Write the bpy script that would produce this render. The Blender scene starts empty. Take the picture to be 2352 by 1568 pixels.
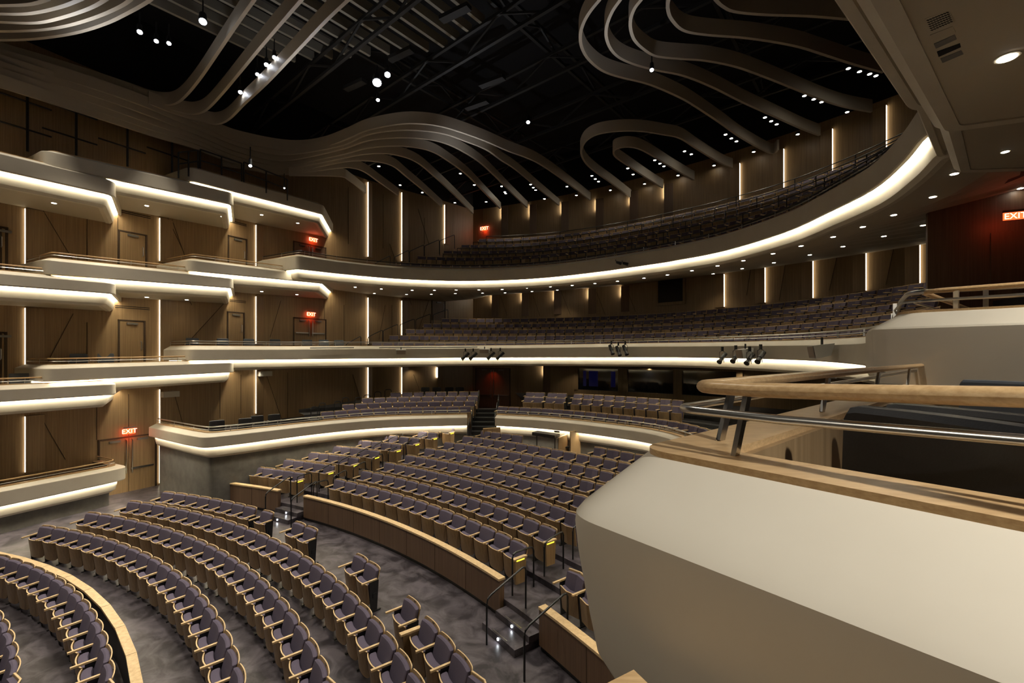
import bpy, bmesh, math, random
from mathutils import Vector
from mathutils.bvhtree import BVHTree
random.seed(5)
S = bpy.context.scene
COL = S.collection
F, YH, CX, EYE = 1040.0, 818.0, 1176.0, 5.55        # focal length (px), horizon row, centre column, eye height
pi = math.pi
# ------------------------------------------------------------------ geometry of the hall
C0 = (-17.5, -4.1)                                   # centre of the concentric rows
AX = math.radians(50); ax = (math.cos(AX), math.sin(AX)); an = (math.sin(AX), -math.cos(AX))
def U(px, py, z):                                    # level point seen at a picture position
    Y = F * (EYE - z) / (py - YH); return (px - CX) / F * Y, Y
def UY(px, Y): return (px - CX) / F * Y, Y
def ZY(py, Y): return EYE - (py - YH) / F * Y
def polar(R, t): return C0[0] + R * math.cos(t), C0[1] + R * math.sin(t)
def ray_circle(px, R):                               # bearing meets circle about C0
    r = (px - CX) / F
    a = r * r + 1; b = -2 * r * C0[0] - 2 * C0[1]; c = C0[0] ** 2 + C0[1] ** 2 - R * R
    Y = (-b + math.sqrt(b * b - 4 * a * c)) / (2 * a)
    return math.atan2(Y - C0[1], r * Y - C0[0])
def mir(p):
    rx, ry = p[0] - C0[0], p[1] - C0[1]; d = rx * an[0] + ry * an[1]
    return (p[0] - 2 * d * an[0], p[1] - 2 * d * an[1]) + tuple(p[2:])
def ray_poly(px, poly):                              # bearing meets a plan polyline -> point, tangent
    r = (px - CX) / F; best = None
    for a, b in zip(poly, poly[1:]):
        fa = a[0] - r * a[1]; fb = b[0] - r * b[1]
        if fa == fb or fa * fb > 0: continue
        t = fa / (fa - fb); x = a[0] + (b[0] - a[0]) * t; y = a[1] + (b[1] - a[1]) * t
        if y > 0 and (best is None or y > best[1]):
            l = math.hypot(b[0] - a[0], b[1] - a[1]); best = (x, y, (b[0] - a[0]) / l, (b[1] - a[1]) / l)
    return best
# ------------------------------------------------------------------ materials
def mat(name, col, rough=.6, metal=0, emit=None, es=1, grain=None, mott=None, bump=0, spec=.5, c2=None):
    m = bpy.data.materials.new(name); m.use_nodes = True; nt = m.node_tree; b = nt.nodes['Principled BSDF']
    b.inputs['Base Color'].default_value = (*col, 1); b.inputs['Roughness'].default_value = rough
    b.inputs['Metallic'].default_value = metal; b.inputs['Specular IOR Level'].default_value = spec
    if emit: b.inputs['Emission Color'].default_value = (*emit, 1); b.inputs['Emission Strength'].default_value = es
    if grain or mott:
        tc = nt.nodes.new('ShaderNodeTexCoord'); mp = nt.nodes.new('ShaderNodeMapping'); nz = nt.nodes.new('ShaderNodeTexNoise')
        cr = nt.nodes.new('ShaderNodeValToRGB')
        mp.inputs['Scale'].default_value = grain or (mott, mott, mott)
        nt.links.new(tc.outputs['Object'], mp.inputs[0]); nt.links.new(mp.outputs[0], nz.inputs['Vector'])
        nz.inputs['Scale'].default_value = 1; nz.inputs['Detail'].default_value = 5; nz.inputs['Roughness'].default_value = .62
        c2 = c2 or tuple(c * .55 for c in col)
        cr.color_ramp.elements[0].position = .34; cr.color_ramp.elements[0].color = (*c2, 1)
        cr.color_ramp.elements[1].position = .66; cr.color_ramp.elements[1].color = (*col, 1)
        nt.links.new(nz.outputs['Fac'], cr.inputs[0]); nt.links.new(cr.outputs[0], b.inputs['Base Color'])
        if bump:
            bp = nt.nodes.new('ShaderNodeBump'); bp.inputs['Strength'].default_value = bump; bp.inputs['Distance'].default_value = .01
            nt.links.new(nz.outputs['Fac'], bp.inputs['Height']); nt.links.new(bp.outputs[0], b.inputs['Normal'])
    return m
M = dict(
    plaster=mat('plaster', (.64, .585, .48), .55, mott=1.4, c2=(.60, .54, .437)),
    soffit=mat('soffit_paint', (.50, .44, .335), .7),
    wood=mat('oak_veneer', (.34, .225, .115), .45, grain=(26, 26, .5), c2=(.235, .15, .072)),
    wood_red=mat('brown_veneer', (.19, .115, .07), .45, grain=(30, 30, .5), c2=(.13, .078, .046)),
    shell=mat('oak_shell', (.37, .25, .135), .4, grain=(40, 40, 3), c2=(.27, .178, .09)),
    edge=mat('pale_oak', (.80, .60, .34), .35, grain=(14, 14, 40), c2=(.62, .43, .22)),
    rail=mat('rail_oak', (.62, .42, .215), .3, grain=(12, 70, 110), c2=(.46, .29, .135)),
    fabric=mat('purple_wool', (.125, .105, .150), .85, mott=240, c2=(.085, .072, .105), spec=.25),
    concrete=mat('polished_concrete', (.105, .092, .106), .36, mott=2.1, c2=(.024, .020, .025), spec=.5),
    carpet=mat('dark_terrace_floor', (.035, .032, .032), .8, mott=6, c2=(.02, .018, .018)),
    conwall=mat('board_concrete', (.15, .142, .13), .75, mott=3, c2=(.105, .1, .09)),
    black=mat('black_steel', (.012, .012, .013), .38),
    dark=mat('black_void', (.006, .006, .007), .9),
    truss=mat('dark_grey_steel', (.022, .021, .02), .6),
    steel=mat('brushed_steel', (.55, .54, .52), .28, metal=1),
    leather=mat('black_leather', (.012, .012, .014), .42, mott=160, c2=(.008, .008, .009), bump=.06),
    greyl=mat('slate_upholstery', (.10, .115, .14), .6),
    ribbon=mat('ribbon_plaster', (.58, .51, .41), .5),
    slat=mat('pale_slat', (.30, .28, .23), .7),
    groove=mat('panel_joint', (.06, .035, .018), .8),
    glass=mat('booth_glass', (.008, .009, .012), .06, spec=.9),
    white=mat('white_casing', (.55, .54, .5), .5),
    grille=mat('speaker_cloth', (.30, .24, .19), .8),
    closer=mat('grey_metal', (.22, .21, .2), .4, metal=.6),
    led=mat('led_strip', (1, 1, 1), emit=(1, .91, .70), es=48),
    ledw=mat('wall_led_strip', (1, 1, 1), emit=(1, .86, .62), es=4.5),
    lamp=mat('downlight_lens', (1, 1, 1), emit=(1, .93, .78), es=25),
    spot=mat('stage_lamp_lens', (1, 1, 1), emit=(.88, .92, 1), es=45),
    red=mat('exit_red', (.5, .03, .01), emit=(1, .085, .02), es=3.2),
    redl=mat('exit_letter', (.8, .3, .2), emit=(1, .32, .2), es=6),
    yellow=mat('row_light', (.8, .8, .1), emit=(.95, .85, .03), es=3),
    blue=mat('blue_monitor', (.008, .008, .03), emit=(.06, .06, .5), es=.02),
    led_step=mat('step_light', (1, 1, 1), emit=(.9, .95, 1), es=40),
)
for nd_ in M['concrete'].node_tree.nodes:
    if nd_.type == 'VALTORGB': nd_.color_ramp.elements[0].position = .40; nd_.color_ramp.elements[1].position = .62
    if nd_.type == 'TEX_NOISE': nd_.inputs['Distortion'].default_value = .8; nd_.inputs['Detail'].default_value = 8
# ------------------------------------------------------------------ mesh helpers
class MB:
    def __init__(s): s.v = []; s.f = []
    def add(s, vs, fs):
        o = len(s.v); s.v += [tuple(p) for p in vs]; s.f += [tuple(i + o for i in f) for f in fs]; return s
    def box(s, x0, x1, y0, y1, z0, z1):
        return s.add([(x0, y0, z0), (x1, y0, z0), (x1, y1, z0), (x0, y1, z0), (x0, y0, z1), (x1, y0, z1), (x1, y1, z1), (x0, y1, z1)],
                     [(0, 3, 2, 1), (4, 5, 6, 7), (0, 1, 5, 4), (1, 2, 6, 5), (2, 3, 7, 6), (3, 0, 4, 7)])
    def bar(s, a, b, w, h, up=(0, 0, 1)):
        a = Vector(a); b = Vector(b); d = (b - a).normalized(); u = Vector(up)
        sd = d.cross(u)
        if sd.length < 1e-4: sd = Vector((1, 0, 0))
        sd.normalize(); u = sd.cross(d)
        vs = [p + sd * i * w / 2 + u * j * h / 2 for p in (a, b) for i, j in ((-1, -1), (1, -1), (1, 1), (-1, 1))]
        return s.add(vs, [(0, 1, 2, 3), (7, 6, 5, 4), (0, 4, 5, 1), (1, 5, 6, 2), (2, 6, 7, 3), (3, 7, 4, 0)])
    def tube(s, pts, r, n=8, rz=None):
        pts = [Vector(p) for p in pts]; rings = []
        for i, p in enumerate(pts):
            d = (pts[min(i + 1, len(pts) - 1)] - pts[max(i - 1, 0)]).normalized()
            u = Vector((0, 0, 1)) if abs(d.z) < .95 else Vector((1, 0, 0))
            sd = d.cross(u).normalized(); u = sd.cross(d)
            rings.append([p + sd * r * math.cos(2 * pi * k / n) + u * (rz or r) * math.sin(2 * pi * k / n) for k in range(n)])
        return s.loft(rings, True)
    def loft(s, rings, closed=False, caps=True):
        n = len(rings[0]); o = []; fs = []
        for r in rings: o += r
        for i in range(len(rings) - 1):
            for k in range(n if closed else n - 1):
                a = i * n + k; b = i * n + (k + 1) % n; fs.append((a, b, b + n, a + n))
        if closed and caps: fs += [tuple(range(n))[::-1], tuple(range((len(rings) - 1) * n, len(rings) * n))]
        return s.add(o, fs)
    def lathe(s, c, prof, n=16):                     # prof: (r, z)
        return s.loft([[(c[0] + r * math.cos(2 * pi * k / n), c[1] + r * math.sin(2 * pi * k / n), c[2] + z) for k in range(n)] for r, z in prof], True)
    def cyl(s, a, b, r, n=12, r2=None):
        a = Vector(a); b = Vector(b); d = (b - a).normalized(); u = Vector((0, 0, 1)) if abs(d.z) < .95 else Vector((1, 0, 0))
        sd = d.cross(u).normalized(); u = sd.cross(d); r2 = r2 or r
        return s.loft([[p + sd * q * math.cos(2 * pi * k / n) + u * q * math.sin(2 * pi * k / n) for k in range(n)] for p, q in ((a, r), (b, r2))], True)
    def mesh(s, name, m, smooth=False):
        me = bpy.data.meshes.new(name); me.from_pydata(s.v, [], s.f); me.materials.append(m); me.update()
        bm = bmesh.new(); bm.from_mesh(me); bmesh.ops.recalc_face_normals(bm, faces=bm.faces)
        if smooth:
            for f in bm.faces: f.smooth = True
            for e in bm.edges:
                if len(e.link_faces) == 2 and e.calc_face_angle(0) > .45: e.smooth = False
        bm.to_mesh(me); bm.free(); return me
    def build(s, name, m, parent=None, smooth=False, label=None):
        o = bpy.data.objects.new(name, s.mesh(name, m, smooth)); COL.objects.link(o); o.parent = parent
        if label: o['label'] = label
        return o
def tag(o, label, cat, group=None, kind=None):
    o['label'] = label; o['category'] = cat
    if group: o['group'] = group
    if kind: o['kind'] = kind
    return o
def empty(name, loc=(0, 0, 0), rz=0, label=None, cat=None, group=None):
    o = bpy.data.objects.new(name, None); o.empty_display_size = .1; COL.objects.link(o); o.location = loc; o.rotation_euler = (0, 0, rz)
    if label: tag(o, label, cat, group)
    return o
def struct(o): o['kind'] = 'structure'; return o
def kids(root, mb, name, m, smooth=False, label=None):   # part in world coordinates under an offset root
    rx = root.location; c, s_ = math.cos(-root.rotation_euler.z), math.sin(-root.rotation_euler.z)
    mb.v = [((x - rx.x) * c - (y - rx.y) * s_, (x - rx.x) * s_ + (y - rx.y) * c, z - rx.z) for x, y, z in mb.v]
    return mb.build(name, m, root, smooth, label)
# ------------------------------------------------------------------ plan curves
def catmull(P, n=6):
    out = []
    for i in range(len(P) - 1):
        a, b, c, d = P[max(i - 1, 0)], P[i], P[i + 1], P[min(i + 2, len(P) - 1)]
        for k in range(n):
            t = k / n
            out.append(tuple(.5 * (2 * b[j] + (c[j] - a[j]) * t + (2 * a[j] - 5 * b[j] + 4 * c[j] - d[j]) * t * t + (3 * b[j] - a[j] - 3 * c[j] + d[j]) * t ** 3) for j in range(len(b))))
    out.append(tuple(P[-1])); return out
def offset(P, o):                                    # to the left of travel, mitred
    out = []
    for i, p in enumerate(P):
        a = P[i - 1] if i else None; b = P[i + 1] if i < len(P) - 1 else None
        ds = []
        for u, v in ((a, p), (p, b)):
            if u is None or v is None: continue
            l = math.hypot(v[0] - u[0], v[1] - u[1]) or 1; ds.append(((v[0] - u[0]) / l, (v[1] - u[1]) / l))
        n1 = (-ds[0][1], ds[0][0]); n2 = (-ds[-1][1], ds[-1][0])
        k = 1 + n1[0] * n2[0] + n1[1] * n2[1]; k = max(k, .4)
        out.append((p[0] + (n1[0] + n2[0]) / k * o, p[1] + (n1[1] + n2[1]) / k * o) + tuple(p[2:]))
    return out
def fillet(P, corners, r, n=7):
    out = []
    for i, p in enumerate(P):
        if i not in corners: out.append(p); continue
        a, b = P[i - 1], P[i + 1]; l1 = math.hypot(a[0] - p[0], a[1] - p[1]); l2 = math.hypot(b[0] - p[0], b[1] - p[1])
        d1 = ((a[0] - p[0]) / l1, (a[1] - p[1]) / l1); d2 = ((b[0] - p[0]) / l2, (b[1] - p[1]) / l2)
        co = max(-1, min(1, d1[0] * d2[0] + d1[1] * d2[1])); half = math.acos(co) / 2
        t = min(r / math.tan(half), l1 * .45, l2 * .45)
        for k in range(n):
            s = k / (n - 1); q0, q1, q2 = (1 - s) ** 2, 2 * s * (1 - s), s * s
            out.append((q0 * (p[0] + d1[0] * t) + q1 * p[0] + q2 * (p[0] + d2[0] * t), q0 * (p[1] + d1[1] * t) + q1 * p[1] + q2 * (p[1] + d2[1] * t)) + tuple(p[2:]))
    return out
def resample(P, n):
    L = [0]
    for a, b in zip(P, P[1:]): L.append(L[-1] + math.hypot(b[0] - a[0], b[1] - a[1]))
    out = []; j = 0
    for i in range(n):
        s = L[-1] * i / (n - 1)
        while j < len(P) - 2 and L[j + 1] < s: j += 1
        t = (s - L[j]) / (L[j + 1] - L[j] or 1); out.append(tuple(P[j][k] + (P[j + 1][k] - P[j][k]) * t for k in range(len(P[0]))))
    return out
def length(P): return sum(math.hypot(b[0] - a[0], b[1] - a[1]) for a, b in zip(P, P[1:]))
WALL_L = [(-26.1 + .57 * 3, 3), (-26.1 + .57 * 15.87, 15.87), (-15.07, 19.35), (-13.0, 23.0), (-9.05, 28.4), (-7.3, 30.0), (-4.85, 32.2), polar(41, math.radians(69.2))]
REAR = [polar(41, math.radians(69.2 - 38.4 * i / 24)) for i in range(25)]
WALL_R = [mir(p) for p in WALL_L][::-1]
WALLS = WALL_L[:-1] + REAR + WALL_R[1:]
soffits = []
# ------------------------------------------------------------------ SETTING: floor, walls, ceiling
def band(P, z0, z1, name, m, o=0.0, parent=None):
    P = offset(P, o); mb = MB(); mb.loft([[(p[0], p[1], z0), (p[0], p[1], z1)] for p in P]); return mb.build(name, m, parent)
fl = MB()
T = [math.radians(a) for a in range(-40, 131, 5)]
fl.loft([[(*polar(R, t), z) for R, z in ((.5, -.09), (14, -.09), (17.3, -.01), (19.4, .06), (22, .06), (60, .06))] for t in T])
struct(fl.build('floor', M['concrete']))
struct(band(WALL_L, 0, 16.6, 'wall_left', M['wood']))
struct(band(REAR, 0, 16.6, 'wall_rear', M['wood']))
struct(band(WALL_R, 0, 16.6, 'wall_right', M['wood']))
cm = MB(); cm.box(-45, 45, -20, 50, 19.5, 19.8); struct(cm.build('ceiling', M['dark']))
# dark drop between the wall head and the roof
struct(band(WALLS, 16.6, 19.6, 'wall_attic', M['dark']))
# panel joints (trim) and wall LED slots
joints = MB()
def wall_pt(px, poly=WALLS, off=.0):
    x, y, tx, ty = ray_poly(px, poly); return x + ty * off, y - tx * off, tx, ty      # off = towards the hall
def seam(px0, y0, px1, y1):
    a = wall_pt(px0, off=.012); b = wall_pt(px1, off=.012)
    joints.bar((a[0], a[1], ZY(y0, a[1])), (b[0], b[1], ZY(y1, b[1])), .012, .022, (a[3], -a[2], 0))
for s in [(97, 480, 200, 652), (95, 700, 0, 590) , (368, 560, 440, 700), (520, 690, 400, 820), (168, 720, 110, 830), (95, 960, 150, 1055),
          (385, 500, 420, 575), (395, 505, 425, 590), (645, 690, 620, 775), (612, 862, 646, 960), (400, 903, 430, 1010), (895, 560, 945, 700),
          (200, 500, 200, 650), (200, 740, 200, 860), (270, 500, 270, 640), (660, 855, 660, 960), (745, 690, 745, 800), (790, 700, 790, 790), (553, 860, 553, 950), (505, 870, 505, 960),
          (222, 930, 222, 1010), (295, 905, 295, 1000), (885, 700, 870, 780), (960, 480, 985, 560), (800, 430, 800, 560), (880, 445, 880, 570), (975, 500, 975, 560), (810, 860, 830, 925), (950, 860, 965, 900),
          (900, 700, 900, 790), (985, 690, 960, 760), (1150, 680, 1165, 725), (1225, 680, 1240, 725), (1290, 672, 1310, 722), (1370, 670, 1390, 722), (1440, 664, 1460, 716), (1110, 480, 1110, 540)]:
    seam(*s)
for k, (x0, x1) in enumerate([(1805, 1790), (1730, 1715), (1930, 1905), (2060, 2035)]): seam(x0, 600 - 22 * k, x1, 690 - 12 * k)
struct(joints.build('trim_1', M['groove']))
def wall_strip(px, y0, y1, side, w=.05, label=''):
    """fin standing proud of the wall with an LED strip down one edge"""
    x, y, tx, ty = ray_poly(px, WALLS); z1 = ZY(y0, y); z0 = ZY(y1, y); nx, ny = ty, -tx
    r = empty('wall_light_slot', (x, y, z0), math.atan2(ty, tx), label, 'wall light')
    # local x along wall, local -y towards the hall
    h = z1 - z0
    f = MB(); f.add([(0, 0, 0), (side * .5, 0, 0), (side * .5, -.02, 0), (0, -.13, 0), (0, 0, h), (side * .5, 0, h), (side * .5, -.02, h), (0, -.13, h)],
                    [(0, 3, 2, 1), (4, 5, 6, 7), (0, 1, 5, 4), (1, 2, 6, 5), (2, 3, 7, 6), (3, 0, 4, 7)])
    f.build('fin', M['wood'] if px < 1100 or px > 1660 else M['wood_red'], r)
    dim = 1100 < px < 1600 or px == 1003; l = MB(); a, b = sorted((-side * (.008 if dim else .012), -side * .001)); l.box(a, b, -.10 if dim else (-.06 if px < 800 else -.10), -.02, h * .62 if dim else .02, h - .02); l.build('led_strip', M['lamp' if dim else 'ledw'], r)
LVL = ['bottom level', 'second level', 'third level', 'top level']
for px, segs in {57: [(478, 620), (706, 880), (955, 1085)], 366: [(500, 600), (688, 830), (893, 1110)], 587: [(516, 615), (680, 790), (848, 950)],
                 844: [(418, 590), (683, 790), (843, 922)], 922: [(442, 600), (690, 770), (843, 905)], 1020: [(470, 560)]}.items():
    for i, (a, b) in enumerate(segs):
        wall_strip(px, a, b, 1, label='tall bright light slot at %s, %s wall panel' % (['top', 'middle', 'lowest'][i], {57: 'leftmost left', 366: 'second left', 587: 'third left', 844: 'fourth left', 922: 'fifth left', 1020: 'last left'}[px]))
for k, (px, a, b) in enumerate([(1153, 475, 545), (1218, 471, 540), (1291, 465, 532), (1370, 458, 526), (1448, 441, 515), (1527, 425, 505)]):
    wall_strip(px, a, b, 1, label='dim vertical light slot high on rear wall, number %s from the left' % ['one', 'two', 'three', 'four', 'five', 'six'][k])
for k, (px, a, b) in enumerate([(1700, 375, 460), (1801, 342, 435), (1913, 296, 395), (2037, 242, 350)]):
    wall_strip(px, a, b, -1, label='bright vertical slot above upper balcony seats, %s of four from left' % ['first', 'second', 'third', 'last'][k])
for k, (px, a, b) in enumerate([(1131, 674, 728), (1200, 672, 725), (1274, 669, 722), (1353, 664, 720), (1428, 658, 716)]):
    wall_strip(px, a, b, 1, label='glowing slot on rear wall above middle balcony, %s of five from left' % ['first', 'second', 'third', 'fourth', 'last'][k])
for k, (px, a, b) in enumerate([(1664, 629, 705), (1758, 612, 695), (1868, 592, 685), (1990, 569, 668), (2114, 539, 652)]):
    wall_strip(px, a, b, -1, label='bright slot right of dark booth window, %s of five toward right' % ['first', 'second', 'third', 'fourth', 'last'][k])
for k, (px, a, b) in enumerate([(1003, 843, 905), (1249, 838, 900)]):
    wall_strip(px, a, b, 1, label='glowing slot on lowest rear wall %s red lit doors' % ['left of', 'right of'][k])
# ------------------------------------------------------------------ balconies
# path points: x, y, z of fascia top, z of fascia bottom; interior (wall side) lies to the left of travel
def rings(P, corners, prof, r0):
    """prof: (offset, anchor, dz) -> list of rings along the path"""
    loops = []
    for o, a, dz in prof:
        Q = fillet(offset(P, o), corners, max(.06, r0 - o * .5))
        loops.append([(q[0], q[1], q[2 if a == 't' else 3] + dz) for q in Q])
    return [list(r) for r in zip(*loops)]
def sweep(P, corners, prof, r0, name, m, root, smooth=True, label=None):
    mb = MB(); mb.loft(rings(P, corners, prof, r0), True); return kids(root, mb, name, m, smooth, label)
def balcony(name, label, P, corners=(), r0=.35, slope=(.24, .12), led=True, cove=.42, rails=True, inner=True, led_pts=None, rail_m='rail', group=None, floor_drop=.62, slab=None):
    so, sz = slope
    root = empty(name, (P[len(P) // 2][0], P[len(P) // 2][1], P[len(P) // 2][3] - cove), 0, label, 'balcony', group)
    sweep(P, corners, [(.10, 'b', 0), (.02, 'b', 0), (0, 'b', .03), (0, 't', -.012), (.012, 't', .006), (so, 't', sz), (.40, 't', sz), (.40, 'b', .06), (.10, 'b', .06)], r0, 'fascia', M['plaster'], root)
    sweep(P, corners, [(.20, 'b', .06), (.40, 'b', .06), (.46, 'b', -cove), (.34, 'b', -cove), (.25, 'b', -cove * .8), (.21, 'b', -cove * .4)], r0, 'cove_wall', M['plaster'], root)
    if led: sweep(P, corners, [(.115, 'b', .025), (.175, 'b', .025), (.175, 'b', .05), (.115, 'b', .05)], r0, 'led_strip', M['led'], root, False)
    sweep(P, corners, [(so + .005, 't', sz), (.43, 't', sz), (.43, 't', sz + .025), (so + .005, 't', sz + .025)], r0, 'wood_ledge', M['rail'], root)
    if inner: sweep(P, corners, [(.405, 't', sz), (.425, 't', sz), (.425, 't', -floor_drop), (.405, 't', -floor_drop)], r0, 'inner_panel', M['wood'], root)
    if rails:
        Q = fillet(offset(P, .31), corners, max(.08, r0 - .15)); mb = MB(); mb.tube([(q[0], q[1], q[2] + sz + .2) for q in Q], .022, 8); kids(root, mb, 'top_rail', M[rail_m], True)
        Q = fillet(offset(P, .26), corners, max(.08, r0 - .12)); mb = MB(); mb.tube([(q[0], q[1], q[2] + sz + .11) for q in Q], .011, 6); kids(root, mb, 'steel_rail', M['steel'], True)
        L = length(Q); n = max(2, int(L / 1.5))
        for k, q in enumerate(resample(Q, n + 1)[:-1] if n < 90 else []):
            if k % 1: continue
            mb = MB(); mb.bar((q[0], q[1], q[2] + sz + .02), (q[0] + .01, q[1] + .01, q[2] + sz + .19), .035, .012); kids(root, mb, 'rail_post', M['steel'])
    if slab:                                        # floor and soffit of a small box
        Q = fillet(offset(P, .38), corners, .1)
        mb = MB(); n = len(Q); mb.add([(q[0], q[1], q[3] - cove + .02) for q in Q] + [(q[0], q[1], q[2] - floor_drop) for q in Q],
                                      [tuple(range(n))[::-1], tuple(range(n, 2 * n))] + [(i, (i + 1) % n, n + (i + 1) % n, n + i) for i in range(n)])
        bm = bmesh.new(); soffits.append(mb.v[:]); soffits_f.append(mb.f[:]); bm.free()
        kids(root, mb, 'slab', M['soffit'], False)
    return root
soffits_f = []
def box_pts(nose, end, wend, t0, t1, b0, b1, sl=2.75):
    d = math.radians(152.4); st = (nose[0] + math.cos(d) * sl, nose[1] + math.sin(d) * sl)
    mid = lambda t: (nose[0] + (end[0] - nose[0]) * t, nose[1] + (end[1] - nose[1]) * t, t0 + (t1 - t0) * t, b0 + (b1 - b0) * t)
    return [(*st, t0, b0), (*nose, t0, b0), mid(.5), (*end, t1, b1), (*wend, t1, b1)]
nA, nB, nC = (-12.9, 18.1), (-15.0, 14.5), (-17.2, 10.8)
eA, eB, eC = (-9.65, 23.2), (-12.06, 19.6), (-14.0, 15.95)
wA, wB, wC = (-10.45, 26.45), (-13.5, 22.05), (-15.7, 18.2)
LEFT = {('t3', 'A'): (nA, eA, wA, 9.41, 9.62, 8.98, 9.26), ('t3', 'B'): (nB, eB, wB, 8.66, 8.90, 8.20, 8.48), ('t3', 'C'): (nC, eC, wC, 7.98, 8.10, 7.62, 7.74),
        ('t4', 'A'): (nA, eA, wA, 13.13, 13.28, 12.6, 12.80), ('t4', 'B'): (nB, eB, wB, 12.18, 12.60, 11.71, 12.08), ('t4', 'C'): (nC, eC, wC, 11.60, 11.70, 11.1, 11.2),
        ('t2', 'B'): (nB, eB, wB, 5.15, 5.26, 4.73, 4.85), ('t2', 'C'): (nC, eC, wC, 4.52, 4.56, 4.14, 4.19)}
TN = {'t2': 'second', 't3': 'third', 't4': 'topmost'}
PN = {'A': 'nearest the main balcony', 'B': 'middle of three', 'C': 'cut by the left picture edge'}
for (t, b), a in LEFT.items():
    P = box_pts(*a); balcony('side_box_balcony', 'cream left wall side box on %s level, %s' % (TN[t], PN[b]), P, (1, 3), .38, slab=True, rails=(t != 't4'))
for t, b in (('t3', 'A'), ('t3', 'B')):
    P = [mir(p) for p in box_pts(*LEFT[(t, b)])][::-1]; P = [(p[0] - .09, p[1] + .10) + tuple(p[2:]) for p in P]
    balcony('side_box_balcony', 'big cream soffit box at top right, %s' % ('nearest the camera' if b == 'B' else 'just beyond the nearest one'), P, (1, 3), .38, slab=True, rails=False, led=False)
MAIN2 = [(-14.7, 19.1, 5.83, 5.376), (*nA, 5.83, 5.376)] + catmull([(-12.3, 19.2, 5.84, 5.38), (-11.3, 20.5, 5.86, 5.39), (-10.2, 21.5, 5.88, 5.40), (-8.2, 22.7, 5.92, 5.42), (-5.17, 23.8, 5.95, 5.44), (-1.77, 24.2, 5.98, 5.47), (1.68, 23.6, 6.0, 5.48),
         (4.74, 22, 6.015, 5.487), (7.01, 19.4, 5.98, 5.494), (8.21, 16.3, 5.93, 5.467), (8.36, 12.9, 5.87, 5.426), (7.2, 9.3, 5.82, 5.36), (4.1, 5.25, 5.81, 5.35)], 4) + [(3.32, 4.22, 5.805, 5.35), (5.3, 2.9, 5.80, 5.35)]
m2 = balcony('balcony_front', 'long cream curved front of the middle balcony carrying stage lights', MAIN2, (1, len(MAIN2) - 2), .35, rail_m='steel', slope=(.24, .15))
s3 = [(681, 21.2), (776, 22.4), (912, 23.9), (1065, 24.6), (1219, 23.9), (1355, 22.2), (1491, 20.2), (1552, 19.3), (1660, 17.6), (1797, 15.0), (1893, 13.0), (1995, 11.2), (2063, 9.7), (2104, 8.7)]
MAIN3 = [(-12.7, 22.6, 10.26, 9.64), (-10.1, 21.2, 10.26, 9.64)] + catmull([(*UY(px, Y), 10.22, 9.64) for px, Y in s3[1:]], 4) + [(7.62, 8.35, 10.22, 9.64), (9.6, 5.9, 10.22, 9.64)]
m3 = balcony('balcony_front', 'sweeping cream front of the upper balcony rising to the right', MAIN3, (1, len(MAIN3) - 2), .35, rail_m='black', slope=(.24, .12))
PARL = [(-14.6, 18.2), (-11.9, 16.45), (-10.75, 15.8)] + catmull([(-9.9, 16.6), (-9.3, 17.3), (-7.7, 19.0), (-5.5, 20.4), (-2.08, 21.05)], 5)
PARR = catmull([(-.8, 20.95), (1.45, 20.0), (3.7, 18.2), (5.2, 16.4), (5.5, 14), (4.7, 11.8), (3.7, 9.1), (1.9, 6.9)], 5)
pl = balcony('balcony_front', 'low cream parterre front left of the central stairs', [(*p, 2.70, 2.33) for p in PARL], (1, 2), .45, rail_m='steel', slope=(.24, .11), floor_drop=.45)
pr = balcony('balcony_front', 'low cream parterre front right of the central stairs', [(*p, 2.70, 2.33) for p in PARR], (), .3, rail_m='steel', slope=(.24, .11), floor_drop=.45)
T1 = [(-17.6, 8.4), (-15.6, 13.78), (-14.62, 16.1), (-14.33, 16.95), (-15.9, 17.75)]
b1 = balcony('side_box_balcony', 'lowest cream side box beside the exit doors at far left', [(*p, 1.42, .96) for p in T1], (3,), .5, slope=(.24, .08), slab=True, floor_drop=.3)
# concrete plinths below the parterre and the lowest box
def plinth(P, o, z0, z1, name, cs=(), r=.3):
    Q = fillet(offset(P, o), cs, r); a = MB(); a.loft([[(q[0], q[1], z0), (q[0], q[1], z1), ] for q in Q]); return struct(a.build(name, M['conwall']))
plinth(PARL, .36, 0, 1.95, 'wall_parterre_left', (1, 2), .3); plinth(PARR, .36, 0, 1.95, 'wall_parterre_right'); plinth(T1, .40, 0, .6, 'wall_box', (3,), .4)
# platforms and soffits of the main tiers
def right_of(P, px): return [p for p in P if p[1] > 0 and CX + F * p[0] / p[1] > px or p[0] > 2]
def ruled(front, specs, wall, zw, name, m, keep=False, skew=None):
    N = 60; W = resample(wall, N) if wall else None; rr = []
    for d, z in specs:
        f = right_of(front, skew[0] + skew[1] * max(0, int(d - .5))) if skew else front
        rr.append([(p[0], p[1], z) for p in offset(resample(f, N), d)])
    if wall: rr.append([(w[0], w[1], zw if not callable(zw) else zw(i / (N - 1))) for i, w in enumerate(W)])
    mb = MB(); mb.loft([list(c) for c in zip(*rr)])
    if keep: soffits.append(mb.v[:]); soffits_f.append(mb.f[:])
    return struct(mb.build(name, m))
wl = [(-13.3, 22.5)] + WALLS[4:-4] + [mir((-13.3, 22.5))]
def steps(d0, z0, n, run, rise):
    o = [(.42, z0)]
    for k in range(n):
        if k: o.append((d0 + run * k, z0 + rise * (k - 1))); o.append((d0 + run * k, z0 + rise * k))
    return o
F2 = MAIN2[1:-1]; F3 = MAIN3[1:-1]
ruled(F3, [(.42, 9.24), (1.5, 9.3)], wl, lambda t: 9.45 if t < .22 else min(10.1, 9.45 + (t - .22) * 9), 'ceiling_under_upper_balcony', M['soffit'], True)
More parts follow.
